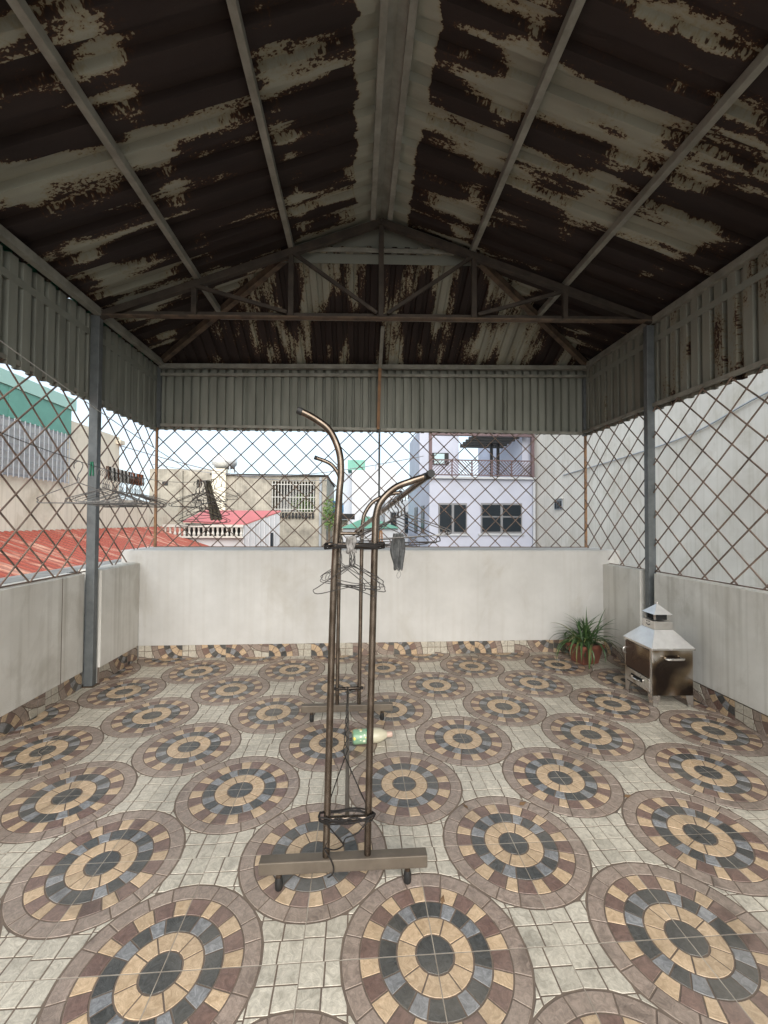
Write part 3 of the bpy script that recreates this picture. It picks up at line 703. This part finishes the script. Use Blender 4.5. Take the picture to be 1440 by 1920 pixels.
MB().tube(smooth_path([(-.004,0,-.15),(.008,0,-.17),(.012,0,-.185),(.0,0,-.20),(-.006,0,-.185),(.006,0,-.165)]),.0012,5).build('ear_loop',mat('loop_grey',(.25,.25,.25),.8),ck,world=False)
rg=cloth('rag','small pale grey rag knotted on the upper rack crossbar','rag',(-.265,YN-.025,1.25),.05,.05,(1,.6),mat('rag_grey',(.33,.32,.31),.95,col2=(.2,.19,.18),scale=50),.6,.012,6)

# ------------------------------------------------------------------ bottle on the floor
bt=thing('bottle','green and cream plastic detergent bottle lying on the tiles','bottle',(-.262,1.17,.0405),R(6))
prof=[(.026,0),(.038,.004),(.0405,.014),(.0405,.14),(.037,.165),(.026,.19),(.018,.203)]
def label_mat():
    mt=bpy.data.materials.new('bottle_print'); mt.use_nodes=True; t=mt.node_tree; n=t.nodes; b=n['Principled BSDF']; b.inputs['Roughness'].default_value=.3
    tc=n.new('ShaderNodeTexCoord'); sx=n.new('ShaderNodeSeparateXYZ'); t.links.new(tc.outputs['Object'],sx.inputs[0])
    rp=n.new('ShaderNodeValToRGB'); mr=n.new('ShaderNodeMapRange'); mr.inputs[1].default_value=0; mr.inputs[2].default_value=.21; t.links.new(sx.outputs[0],mr.inputs[0]); t.links.new(mr.outputs[0],rp.inputs[0])
    e=rp.color_ramp.elements; e[0].position=.0; e[0].color=(.20,.36,.23,1); e[1].position=.54; e[1].color=(.28,.43,.29,1); q=rp.color_ramp.elements.new(.56); q.color=(.52,.49,.37,1)
    vz=n.new('ShaderNodeTexVoronoi'); vz.inputs['Scale'].default_value=42; t.links.new(tc.outputs['Object'],vz.inputs[0])
    r2_=n.new('ShaderNodeValToRGB'); r2_.color_ramp.elements[0].position=.30; r2_.color_ramp.elements[1].position=.36; r2_.color_ramp.elements[0].color=(1,1,1,1); r2_.color_ramp.elements[1].color=(0,0,0,1); t.links.new(vz.outputs['Distance'],r2_.inputs[0])
    gt=n.new('ShaderNodeMath'); gt.operation='LESS_THAN'; gt.inputs[1].default_value=.115; t.links.new(sx.outputs[0],gt.inputs[0])
    mm=n.new('ShaderNodeMath'); mm.operation='MULTIPLY'; t.links.new(r2_.outputs[0],mm.inputs[0]); t.links.new(gt.outputs[0],mm.inputs[1])
    hs_=n.new('ShaderNodeValToRGB'); c=hs_.color_ramp; c.interpolation='CONSTANT'; c.elements[0].color=(.75,.55,.08,1); c.elements[1].position=.4; c.elements[1].color=(.06,.32,.22,1); q=c.elements.new(.7); q.color=(.75,.78,.6,1)
    sp=n.new('ShaderNodeSeparateColor'); t.links.new(vz.outputs['Color'],sp.inputs[0]); t.links.new(sp.outputs[0],hs_.inputs[0])
    mx=n.new('ShaderNodeMix'); mx.data_type='RGBA'; t.links.new(mm.outputs[0],mx.inputs[0]); t.links.new(rp.outputs[0],mx.inputs[6]); t.links.new(hs_.outputs[0],mx.inputs[7]); t.links.new(mx.outputs[2],b.inputs['Base Color'])
    return mt
MB().lathe(prof,28,(0,0,0),(1,0,0)).build('body',label_mat(),bt,smooth=True,world=False)
MB().lathe([(.0165,.203),(.0165,.234),(.012,.238)],18,(0,0,0),(1,0,0)).build('cap',mat('cap_pink',(.52,.38,.31),.45),bt,smooth=True,world=False)

# ------------------------------------------------------------------ potted plant
pp=thing('potted_plant','green spidery grass-like plant in a terracotta pot in the right corner','potted plant',(1.885,2.45,0))
terra=mat('terracotta',(.25,.09,.055),.8,col2=(.16,.062,.042),scale=14,bump=.2,bscale=40)
def frus(mb,x,y,z0,x2,y2,z1): mb.add([(-x,-y,z0),(x,-y,z0),(x,y,z0),(-x,y,z0),(-x2,-y2,z1),(x2,-y2,z1),(x2,y2,z1),(-x2,y2,z1)],[(3,2,1,0),(4,5,6,7),(0,1,5,4),(1,2,6,5),(2,3,7,6),(3,0,4,7)]); return mb
b_=frus(MB(),.085,.075,.001,.115,.10,.15).build('pot',terra,pp,world=False,bevel=.006)
b_.rotation_euler=(0,0,.25)
r_=frus(MB(),.126,.112,.145,.128,.114,.178).build('rim',terra,pp,world=False,bevel=.005); r_.rotation_euler=(0,0,.25)
s_=frus(MB(),.11,.097,.16,.11,.097,.181).build('soil',mat('soil',(.05,.035,.025),.95),pp,world=False); s_.rotation_euler=(0,0,.25)
leafm=[mat('leaf_green',(.05,.105,.035),.45,col2=(.085,.15,.05),scale=20),mat('leaf_dark',(.028,.065,.022),.45,col2=(.05,.10,.035),scale=20),mat('leaf_yellowed',(.19,.18,.06),.5,col2=(.10,.13,.045),scale=14)]
rnd=random.Random(21)
for i in range(95):
    az=rnd.uniform(0,2*math.pi); L=rnd.uniform(.22,.40); el=rnd.uniform(15,82); wd=rnd.uniform(.007,.012); droop=rnd.uniform(.5,1.6)*(1.25-el/90)
    p=Vector((rnd.uniform(-.075,.075),rnd.uniform(-.06,.06),.175)); a=R(el); v=[];f=[]; N_=8
    side=Vector((-math.sin(az),math.cos(az),0)); 
    for k in range(N_+1):
        t=k/N_; ww=wd*(1-t**2.2)*(.55+.9*min(1,t*3))*.75
        nrm=Vector((-math.cos(az)*math.sin(a),-math.sin(az)*math.sin(a),math.cos(a)))
        v+= [p-side*ww+nrm*ww*.5,p,p+side*ww+nrm*ww*.5]
        d=Vector((math.cos(az)*math.cos(a),math.sin(az)*math.cos(a),math.sin(a))); p=p+d*L/N_; a-=droop*2.2/N_
        if p.z<.02: a=max(a,0)
        lim=2.235-1.885
        if p.x>lim: p.x=lim
        if p.y>.25: p.y=.25
    for k in range(N_): f+= [(3*k,3*k+1,3*k+4,3*k+3),(3*k+1,3*k+2,3*k+5,3*k+4)]
    MB().add(v,f).build('leaf',leafm[rnd.choice((0,0,0,1,1,2 if rnd.random()<.4 else 0))],pp,smooth=True,world=False)

# ------------------------------------------------------------------ stainless burner
def steel(name,stain,thr,rough=.22):
    mt=bpy.data.materials.new(name); mt.use_nodes=True; t=mt.node_tree; n=t.nodes; b=n['Principled BSDF']
    tc=n.new('ShaderNodeTexCoord'); z=n.new('ShaderNodeTexNoise'); z.inputs['Scale'].default_value=4.2; z.inputs['Detail'].default_value=1.2; z.inputs['Distortion'].default_value=.2; t.links.new(tc.outputs['Object'],z.inputs[0])
    rp=n.new('ShaderNodeValToRGB'); e=rp.color_ramp.elements; e[0].position=thr-.12; e[0].color=(.62,.60,.57,1); e[1].position=thr+.06; e[1].color=(*stain,1); q=rp.color_ramp.elements.new(thr-.03); q.color=(.26,.20,.135,1)
    t.links.new(z.outputs[0],rp.inputs[0]); t.links.new(rp.outputs[0],b.inputs['Base Color']); b.inputs['Metallic'].default_value=.9
    rr=n.new('ShaderNodeMapRange'); rr.inputs[1].default_value=.35; rr.inputs[2].default_value=.7; rr.inputs[3].default_value=rough; rr.inputs[4].default_value=rough+.25; t.links.new(z.outputs[0],rr.inputs[0]); t.links.new(rr.outputs[0],b.inputs['Roughness'])
    nb=n.new('ShaderNodeTexNoise'); nb.inputs['Scale'].default_value=7; t.links.new(tc.outputs['Object'],nb.inputs[0])
    bp=n.new('ShaderNodeBump'); bp.inputs['Strength'].default_value=.22; bp.inputs['Distance'].default_value=.02; t.links.new(nb.outputs[0],bp.inputs['Height']); t.links.new(bp.outputs[0],b.inputs['Normal'])
    return mt
SH=mat('pale_hood_steel',(.82,.82,.81),.34,.6,col2=(.62,.61,.60),scale=5,bump=.1,bscale=9)  # pale, less metallic base: bright reflections on hood and cap put into the colour
ST=steel('stainless_steel',(.45,.41,.36),.75,.16); SB=steel('heat_stained_steel',(.06,.046,.038),.46,.10); SD=steel('scorched_door_steel',(.11,.075,.06),.34,.22); DK=mat('dark_gap',(.01,.01,.01),.9)
bu=thing('incense_burner','stainless steel joss paper burner with chimney cap beside the right parapet','burner',(1.852,1.530,0),R(-2.5))
W_,D_=.292,.315
MB().box(0,W_,0,D_,.078,.40).build('body',SB,bu,world=False,bevel=.003)
MB().box(-.012,W_+.012,-.012,D_+.012,.398,.412).build('lid_rim',ST,bu,world=False,bevel=.003)
cx,cy=W_/2,D_/2
def frus2(x,y,z0,x2,y2,z1): return frus(MB(),x,y,z0,x2,y2,z1)
for nm,mb,mt in (('hood',frus2(W_/2+.010,D_/2+.010,.412,.070,.072,.518),SH),('chimney_neck',frus2(.068,.070,.518,.068,.070,.578),ST),('cap',frus2(.070,.070,.628,.004,.004,.695),SH)):
    o=mb.build(nm,mt,bu,world=False,bevel=.002); o.location=(cx,cy,0)
o=MB().lathe([(.001,.690),(.007,.695),(.008,.702),(.004,.709),(.001,.712)],10).build('finial',ST,bu,smooth=True,world=False); o.location=(cx,cy,0)
o=MB().box(-.045,.045,-.042,.042,.585,.625).build('flue',DK,bu,world=False); o.location=(cx,cy,0)
for a,b in ((-1,-1),(1,-1),(1,1),(-1,1)):
    o=MB().beam((a*.05,b*.048,.585),(a*.06,b*.058,.634),.014,.004,(a,b,0)).build('cap_strut',ST,bu,world=False); o.location=(cx,cy,0)
    x=0.0 if a<0 else W_; y_=0.0 if b<0 else D_; sx_=-a; sy_=-b
    lg=MB(); 
    lg.add([(x,y_,.079),(x+sx_*.055,y_,.079),(x+sx_*.035,y_,0),(x,y_,0),(x,y_+sy_*.003,.079),(x+sx_*.055,y_+sy_*.003,.079),(x+sx_*.035,y_+sy_*.003,0),(x,y_+sy_*.003,0)],[(0,1,2,3),(7,6,5,4),(0,4,5,1),(1,5,6,2),(2,6,7,3),(3,7,4,0)])
    lg.add([(x,y_,.079),(x,y_+sy_*.055,.079),(x,y_+sy_*.035,0),(x,y_,0),(x+sx_*.003,y_,.079),(x+sx_*.003,y_+sy_*.055,.079),(x+sx_*.003,y_+sy_*.035,0),(x+sx_*.003,y_,0)],[(3,2,1,0),(4,5,6,7),(0,1,5,4),(1,2,6,5),(2,3,7,6),(3,0,4,7)])
    lg.build('leg',ST,bu,world=False)
# opening side (towards -x): door, drawer
dr_=MB().box(-.008,-.001,.022,D_-.016,.195,.388).build('door',SD,bu,world=False,bevel=.002)
link('door_handle',MB().tube(smooth_path([(-.006,D_-.03,.335),(-.03,D_-.03,.332),(-.032,D_-.03,.30),(-.006,D_-.03,.297)],4),.005,8).mesh('door_handle',ST,smooth=True),dr_,False)
dw=MB().box(-.010,-.001,.022,D_-.016,.092,.185).build('ash_drawer',ST,bu,world=False,bevel=.002)
link('drawer_handle',MB().tube(smooth_path([(-.008,.12,.143),(-.034,.12,.143),(-.034,.205,.143),(-.008,.205,.143)],4),.006,8).mesh('drawer_handle',ST,smooth=True),dw,False)
link('slot',MB().box(-.0125,-.0102,.10,.225,.132,.158).mesh('slot',DK),dw,False)
for y_ in (.016,.302):
    MB().box(-.0055,-.0012,y_-.012,y_+.008,.08,.397).build('corner_strip',ST,bu,world=False)
h_=MB().tube(smooth_path([(.09,-.002,.345),(.09,-.032,.343),(.20,-.032,.343),(.20,-.002,.345)],4),.008,8).build('side_handle',ST,bu,smooth=True,world=False)
# face cut-out on the neck
MB().box(-.0011,-.0002,0,0.001,0,.001).mesh('x',DK)
fm=MB().tube([(-.0695,-.022+.011*k,.550-.010*math.sin(math.pi*k/4)) for k in range(5)],.0022,5)
fm.tube([(-.0695,-.016,.568),(-.0695,-.008,.568)],.003,5); fm.tube([(-.0695,.010,.568),(-.0695,.018,.568)],.003,5)
o=fm.build('pierced_pattern',DK,bu,world=False); o.location=(cx,cy,0)

# small litter on the floor
lit=mat('dry_leaf',(.17,.10,.05),.8)
for i,(x,y_,s_,rz) in enumerate(((.53,.62,.022,.4),(.26,.62,.02,2.0),(.06,.17,.018,1.2),(1.05,.64,.02,.2))):
    v=[(-s_,0,.002),(-s_*.3,s_*.45,.006),(s_,0,.003),(-s_*.2,-s_*.45,.001),(0,0,.004)]
    o=MB().add(v,[(0,4,1),(1,4,2),(2,4,3),(3,4,0)]).build('dry_leaf',lit); o.location=(x,y_,.001); o.rotation_euler=(0,0,rz)
    tag(o,['brown dry leaf scrap on a rosette right of the rack base','brown dry leaf scrap on the outer ring beside the bottle line','tiny dry leaf scrap on the nearest middle rosette','brown dry leaf scrap on the rosette left of the near right corner'][i],'leaf')
tg=MB().tube(smooth_path([(-2.06,1.30,.004),(-1.98,1.36,.006),(-2.02,1.20,.005),(-1.95,1.12,.006),(-2.06,1.04,.004),(-2.13,1.06,.004)]),.002,5).build('twig',mat('twig',(.20,.17,.14),.9),smooth=True); tag(tg,'thin crooked bit of wire lying on the floor near the left parapet','wire scrap')

# ------------------------------------------------------------------ neighbours
BM={}
BM['cream']=mat('cream_wall',(.80,.735,.60),.85,col2=(.71,.65,.52),scale=.9,detail=6,bump=.1,bscale=20,streak=((.42,.37,.27),.35),stain=((.44,.38,.27),.6))
BM['beige']=mat('beige_wall',(.76,.715,.64),.85,col2=(.62,.575,.505),scale=.8,detail=7,bump=.12,bscale=30,streak=((.46,.41,.32),.4),stain=((.45,.40,.31),.6))
BM['stain']=mat('stained_concrete',(.42,.385,.32),.9,col2=(.17,.155,.13),scale=2.0,detail=8,mix=(.36,.74),bump=.2,bscale=20,streak=((.17,.15,.12),.5))
BM['lav']=mat('lavender_white_wall',(.50,.515,.60),.8,col2=(.44,.455,.53),scale=1.2,detail=5)
BM['white']=mat('pale_wall',(.54,.55,.57),.8,col2=(.45,.46,.475),scale=1,detail=5)
BM['redroof']=mat('faded_red_sheet',(.29,.062,.038),.65,0,col2=(.50,.30,.22),scale=2.6,detail=6,mix=(.52,.70),stretch=(.5,3.5,1))
BM['pink']=mat('pink_red_sheet',(.43,.13,.135),.65,col2=(.37,.12,.12),scale=2)
BM['green']=mat('green_sheet',(.14,.36,.28),.5,col2=(.11,.30,.23),scale=2)
BM['greenl']=mat('pale_green_sheet',(.38,.60,.52),.5)
BM['glass']=mat('dark_glass',(.022,.028,.034),.25,spec=.12)
BM['curtain']=mat('pale_blue_pane',(.45,.58,.60),.3)
BM['frame']=mat('grey_frame',(.22,.22,.23),.5)
BM['brown']=mat('maroon_paint',(.13,.085,.09),.6)
BM['whitebar']=mat('white_bar',(.52,.51,.47),.5)
BM['grey']=mat('grey_iron',(.36,.38,.40),.55,.1)
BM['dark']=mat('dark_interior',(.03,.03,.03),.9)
BM['foliage']=mat('leafage',(.08,.16,.04),.6,col2=(.17,.24,.06),scale=8)

# cream building on the left (wall faces +x at x=-6)
cb=thing('apartment_building','tall cream building on the left with green metal eaves','building',(-9,4,-12))
MB().box(-12,-6,-6,7.22,-12,3.3).build('wall',BM['cream'],cb)
MB().box(-11.9,-6.02,7.22,9.03,-12,3.30).build('wall',BM['cream'],cb)
MB().box(-11.9,-5.93,8.9,9.10,3.12,3.22).build('ledge',BM['cream'],cb)
MB().box(-11.9,-6.04,9.03,12.3,-12,1.80).build('low_wall',BM['cream'],cb)
gw=1.55/6
for i in range(18):
    y0=7.30-(i+1)*.74; MB().box(-6.06,-5.985+.006*(i%2),y0,y0+.735,2.98,3.50).build('eave_sheet',BM['green'],cb)
MB().box(-6.3,-5.96,-6,7.40,3.501,3.73).build('gutter',BM['greenl'],cb)
for yc in (6.2,2.6):
    wn=MB().box(-6.02,-5.994,yc-1.0,yc+1.0,2.03,2.97).build('window',BM['grey'],cb)
    k=MB().box(-5.992,-5.99,yc-.95,yc+.95,2.07,2.93); k.build('pane',mat('grey_pane',(.52,.52,.50),.5,spec=.2),cb)
    for i in range(19): 
        y_=yc-.97+i*.108; MB().tube([(-5.93,y_,2.0),(-5.93,y_,2.98)],.011,5).build('window_bar',BM['grey'],cb)
    for i in range(8):
        z=2.03+i*.13; MB().tube([(-5.945,yc-1.0,z),(-5.945,yc+1.0,z)],.008,5).build('window_bar',BM['grey'],cb)
# red lean-to roof
rr=thing('lean_to_roof','rust-streaked red corrugated roof sloping up to the cream building','roof',(-4.4,5,-12))
rs=.34; rl=1/math.sqrt(1+rs*rs)
def red(y0,wd):
    corrugated('roof_sheet',(-5.99,y0,1.09),(0,1,0),(rl,0,-rs*rl),(rs*rl,0,rl),wd,lambda x:0,lambda x:3.05/rl,.14,.02,BM['redroof'],rr,flat=.4)
for i in range(15): red(-2.7+i*1.0,1.0)
MB().beam((-6,12.32,1.07),(-2.94,12.32,.03),.05,.14).build('barge_board',BM['cream'],rr)
MB().box(-6,-2.98,-2.6,12.28,-12,.0).build('house_wall',mat('pale_green_wall',(.40,.50,.42),.85),rr)
lg=MB().box(-2.95,-2.68,-4,3.9,-12,.855).build('neighbour_wall',mat('grey_stained_render',(.36,.355,.34),.9,col2=(.22,.215,.205),scale=4,detail=7,bump=.2)); tag(lg,'low grey stained wall top just outside the left parapet','wall')

# grey concrete building behind, water tank
gb_=thing('concrete_building','weathered beige-grey concrete building with barred window at back left','building',(-4.6,16,-12))
MB().box(-7.75,-5.5,14.0,19,-12,3.15).build('wall',BM['stain'],gb_)
MB().box(-5.48,-3.40,14.03,19,-12,2.95).build('wall',BM['stain'],gb_)
MB().box(-3.40,-1.80,14.03,19,-12,1.62).build('wall',BM['stain'],gb_)
MB().box(-3.40,-1.80,14.035,19,2.75,2.95).build('lintel',BM['stain'],gb_)
MB().box(-1.80,-1.38,14.0,19,-12,2.93).build('wall',BM['stain'],gb_)
MB().box(-5.6,-1.33,13.93,19.1,2.951,3.0).build('roof_slab',BM['dark'],gb_)
MB().box(-5.52,-5.03,13.90,14.2,-12,3.18).build('pilaster',BM['cream'],gb_)
MB().box(-7.3,-7.1,13.98,14.02,2.55,2.68).build('vent',BM['dark'],gb_)
MB().box(-3.4,-1.8,15.6,15.62,1.6,2.75).build('back_wall',BM['white'],gb_)
for i in range(15): MB().box(-3.38+i*.108,-3.355+i*.108,13.99,14.01,1.62,2.75).build('window_bar',BM['whitebar'],gb_)
for z in (1.7,2.15,2.62): MB().box(-3.4,-1.8,13.98,13.99,z,z+.025).build('window_bar',BM['whitebar'],gb_)
for i in range(12): MB().lathe([(.035,0),(.05,.06),(.03,.13),(.045,.2)],8,(-3.22+i*.122,13.98,1.38)).build('baluster',BM['dark'],gb_)  # dark solids standing in for the shaded holes of the balustrade
wt_=thing('water_tank','steel water tank on the roof of the concrete building','water tank',(-5.3,14.6,3.15))
MB().lathe([(.06,.12),(.30,.17),(.44,.30),(.47,.42),(.43,.56),(.28,.68),(.06,.74)],24,(-5.3,14.6,3.10)).build('drum',mat('tank_steel',(.66,.66,.65),.4,.3),wt_,smooth=True)
for a,b in ((-1,-1),(1,-1),(1,1),(-1,1)): MB().beam((-5.3+a*.3,14.6+b*.3,3.14),(-5.3+a*.28,14.6+b*.28,3.38),.04,.04,(0,1,0)).build('leg',BM['grey'],wt_)
# foliage
def leaves(name,label,cat,c,rad,n,seed,stem):
    rnd=random.Random(seed); t=thing(name,label,cat,(c[0],c[1],stem)); b_=MB()
    for i in range(n):
        d=Vector((rnd.gauss(0,1),rnd.gauss(0,1),rnd.gauss(0,1))).normalized()*rnd.random()**.45
        p=Vector(c)+Vector((d.x*rad[0],d.y*rad[1],d.z*rad[2])); a=Vector((rnd.gauss(0,1),rnd.gauss(0,1),rnd.gauss(0,1))).normalized(); e=a.orthogonal().normalized(); f_=a.cross(e); s_=rnd.uniform(.03,.07)
        b_.add([p-e*s_,p+f_*s_*.5,p+e*s_,p-f_*s_*.5],[(0,1,2,3)])
    me=b_.mesh('crown',BM['foliage'],fix=False); link('crown',me,t)
    k=MB().tube([(c[0],c[1],stem),(c[0],c[1],c[2])],.04,6); k.build('trunk',mat('bark',(.12,.09,.06),.9),t)
leaves('potted_shrub','green leafy shrub inside the barred opening of the concrete building','shrub',(-2.3,14.8,1.95),(.55,.4,.45),500,3,1.5)
leaves('creeper','green creeper hanging at the right end of the concrete building','creeper',(-1.25,13.7,1.55),(.28,.25,.65),420,4,-2)

# house with pink roof
ph=thing('small_house','low house with pinkish red roof and white corrugated side, back left','house',(-3.6,11,-12))
MB().add([(-5.15,10.6,1.27),(-3.46,10.6,1.19),(-2.57,11.4,1.60),(-4.85,11.4,1.60),(-5.15,10.6,1.235),(-3.46,10.6,1.155),(-2.57,11.4,1.565),(-4.85,11.4,1.565)],[(0,1,2,3),(7,6,5,4),(0,4,5,1),(1,5,6,2),(2,6,7,3),(3,7,4,0)]).build('roof',BM['pink'],ph)
MB().add([(-3.46,10.62,-12),(-2.6,11.4,-12),(-2.6,11.4,1.55),(-3.46,10.62,1.14)],[(0,1,2,3)]).build('side_wall',BM['white'],ph)
for i in range(7):
    t0=i/7; a=Vector((-3.46,10.61,0)).lerp(Vector((-2.6,11.39,0)),t0); MB().beam((a.x,a.y-.01,-2),(a.x,a.y-.01,1.12+.4*t0),.03,.03,(0,1,0)).build('side_rib',BM['white'],ph)
MB().beam((-2.80,11.19,.3),(-2.80,11.19,.93),.09,.05,(0,1,0)).build('window',BM['glass'],ph)
MB().box(-5.2,-3.47,10.62,12,-12,.82).build('front_wall',BM['white'],ph)
MB().box(-5.66,-3.45,10.50,10.62,1.10,1.175).build('handrail',BM['whitebar'],ph)
MB().box(-5.66,-3.45,10.50,10.62,.80,.85).build('bottom_rail',BM['whitebar'],ph)
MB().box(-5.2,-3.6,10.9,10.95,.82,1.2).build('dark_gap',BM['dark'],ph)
for i in range(17): MB().lathe([(.03,0),(.045,.06),(.022,.14),(.04,.25)],8,(-5.6+i*.13,10.56,.85)).build('baluster',BM['whitebar'],ph)

# white block in the middle distance
mbk=thing('white_block','narrow white building with green rooftop box in the centre distance','building',(.6,28,-12))
MB().box(-.6,2.35,26,31,-12,4.70).build('wall',BM['white'],mbk)
MB().box(-1.13,-.602,26.4,31,-12,4.5).build('shaded_side',mat('grey_wall_shade',(.42,.45,.50),.85),mbk)  # left side of the block, its shade painted as a greyer wall
MB().box(-.89,.28,26.1,28,4.701,5.38).build('rooftop_box',BM['green'],mbk)
MB().box(1.0,1.7,26.3,27,4.701,5.1).build('tank_base',BM['white'],mbk)
for x in (.9,1.05,1.25): MB().beam((x,26.2,4.7),(x,26.2,5.5),.03,.03,(0,1,0)).build('antenna',BM['grey'],mbk)
gs=thing('green_shed','pale green gabled metal roof low in the centre distance','shed',(.22,13,-12))
MB().add([(-.78,12,1.06),(.11,12,1.45),(1.2,12,1.06),(-.78,15,1.06),(.11,15,1.45),(1.2,15,1.06)],[(0,1,4,3),(1,2,5,4),(0,2,1),(3,4,5)]).build('roof',BM['green'],gs)
MB().box(-.7,1.1,12.1,14.9,-12,1.05).build('wall',BM['white'],gs)
aw=thing('shop_house','small cream house with black awning and blue drum beside the concrete building','house',(-.9,18,-12))
MB().box(-1.7,-.7,18,22,-12,1.35).build('wall',BM['cream'],aw); MB().box(-1.55,-.35,17.4,18.1,1.36,1.62).build('awning',BM['dark'],aw)
MB().lathe([(.28,0),(.32,.1),(.32,.45),(.2,.6)],14,(-1.2,18.2,1.63)).build('drum',mat('blue_drum',(.10,.25,.42),.5),aw,smooth=True)
pe=thing('pale_house','pale house with narrow dark windows left of the lavender house','house',(1.75,17,-12))
MB().box(.95,2.9,16,20,-12,2.2).build('wall',BM['white'],pe)
for x in (1.15,1.75,2.2): 
    w1=MB().box(x,x+.3,15.97,16.0,.75,1.7).build('window',BM['frame'],pe); MB().box(x+.04,x+.26,15.955,15.968,.8,1.65).build('pane',BM['glass'],pe)

# lavender house with balcony
lh=thing('lavender_house','lavender white house with balcony and two dark windows at back right','house',(3.1,12,-12))
MB().box(1.68,4.55,9.5,14,-12,2.44).build('wall',BM['lav'],lh)
MB().box(1.64,4.55,9.42,14,2.441,2.50).build('balcony_slab',BM['white'],lh)
def window(x0,x1,z0,z1,y_,par,splits,hsplit=None):
    w_=MB().box(x0,x1,y_-.03,y_-.002,z0,z1).build('window',BM['frame'],par)
    n_=len(splits)-1
    for i in range(n_):
        a=x0+(x1-x0)*splits[i]+.035; b=x0+(x1-x0)*splits[i+1]-.035
        zs=[z0+.05]+([z0+(z1-z0)*hsplit] if hsplit else [])+[z1-.05]
        for k in range(len(zs)-1):
            o=MB().box(a,b,y_-.045,y_-.032,zs[k]+(.02 if k else 0),zs[k+1]-(.02 if k<len(zs)-2 else 0)).build('pane',BM['glass'],w_,world=True)
window(1.92,2.69,.975,1.79,9.5,lh,[0,.5,1]); window(3.07,4.20,.985,1.80,9.5,lh,[0,.5,1],.55)
MB().box(1.7,2.95,11.4,13.8,2.50,4.2).build('upper_wall',BM['lav'],lh)
MB().box(4.3,4.55,9.7,13.8,2.50,4.2).build('upper_wall',BM['lav'],lh)
w_=MB().box(2.02,2.62,11.36,11.398,3.08,3.45).build('window',BM['dark'],lh); MB().box(2.16,2.48,11.34,11.358,3.11,3.42).build('pane',BM['curtain'],lh)
for x in (1.70,4.50): MB().box(x-.04,x+.04,9.45,9.53,2.50,3.9).build('corner_post',BM['brown'],lh)
MB().box(1.66,4.54,9.44,9.54,3.60,3.70).build('beam',BM['brown'],lh)
for i in range(6): MB().beam((2.95+.0,9.6+i*.32,3.70-.01*i),(4.35,9.6+i*.32,3.70-.01*i),.09,.10).build('pergola_beam',BM['dark'],lh)
for x in (3.75,3.95): MB().box(x-.035,x+.035,10.6,10.68,2.5,3.65).build('pergola_post',BM['dark'],lh)
x0,x1=1.74,4.46
for z in (2.53,2.93): MB().box(x0,x1,9.47,9.50,z,z+.03).build('railing_rail',BM['brown'],lh)
np_=5; pw=(x1-x0)/np_
for i in range(np_):
    a=x0+i*pw; b_=MB(); MB().box(a-.015,a+.015,9.465,9.505,2.50,2.96).build('railing_post',BM['brown'],lh)
    for k in range(-4,9):
        s0=a+k*.085; sg=1 if i%2==0 else -1
        p0=Vector((s0,9.485,2.56)); p1=Vector((s0+.37,9.485,2.93))
        t0=max(0,(a+.01-p0.x)/.37); t1=min(1,(a+pw-.01-p0.x)/.37)
        if t1-t0<.08: continue
        q0=p0.lerp(p1,t0); q1=p0.lerp(p1,t1)
        if sg<0: q0.x=2*a+pw-q0.x; q1.x=2*a+pw-q1.x
        b_.beam(q0,q1,.018,.018)
    b_.build('railing_panel',BM['brown'],lh)
window_side=[(10.3,10.8),(11.6,12.2)]
for ya,yb in window_side:
    MB().box(1.655,1.678,ya,yb,.95,1.75).build('side_window',BM['glass'],lh)

# big beige wall on the right
bw=thing('beige_building','tall plain beige building wall filling the view right of the terrace','building',(7,3,-12))
MB().box(4.6,12,-7,9.72,-12,9.0).build('wall',BM['beige'],bw)
vt=MB().box(4.575,4.598,8.05,8.43,1.60,1.84).build('vent',BM['grey'],bw)
for i in range(4): MB().box(4.565,4.574,8.07+i*.09,8.12+i*.09,1.62,1.80).build('vent_slat',BM['glass'],bw)
MB().box(4.55,4.598,8.02,8.46,1.842,1.87).build('vent_hood',BM['whitebar'],bw)
cbk=MB().tube(smooth_path([(4.58,1.0,2.75),(4.57,3.0,2.86),(4.57,4.6,2.55),(4.58,8.0,2.40)],8),.012,5).build('cable',BM['grey'],smooth=True); tag(cbk,'thin cable slung along the beige wall behind the right mesh','cable')

# pipes, condenser and overhead cables on the neighbours
MB().tube([(-1.6,13.95,-3),(-1.6,13.95,2.9)],.05,8).build('drain_pipe',BM['grey'],gb_,smooth=True)
MB().tube([(-6.6,13.95,-3),(-6.6,13.95,3.1)],.045,8).build('drain_pipe',BM['stain'],gb_,smooth=True)
MB().tube([(4.52,9.44,-3),(4.52,9.44,2.4)],.04,8).build('drain_pipe',BM['white'],lh,smooth=True)
MB().box(1.86,2.75,9.46,9.50,.92,.972).build('window_sill',BM['white'],lh); MB().box(3.0,4.26,9.46,9.50,.93,.982).build('window_sill',BM['white'],lh)
for i,(a,b,sg,lb) in enumerate((((-7.6,13.9,3.3),(1.68,10.5,3.2),.5,'sagging cable strung between the concrete building and the lavender house'),((-6.0,9.0,3.1),(-1.4,14.0,2.8),.3,'thin cable from the cream building corner to the concrete building'))):
    A0,B0=Vector(a),Vector(b)
    o=MB().tube([A0.lerp(B0,k/16)-Vector((0,0,sg*math.sin(math.pi*k/16))) for k in range(17)],.012,5).build('cable',BM['frame'],smooth=True); tag(o,lb,'cable')
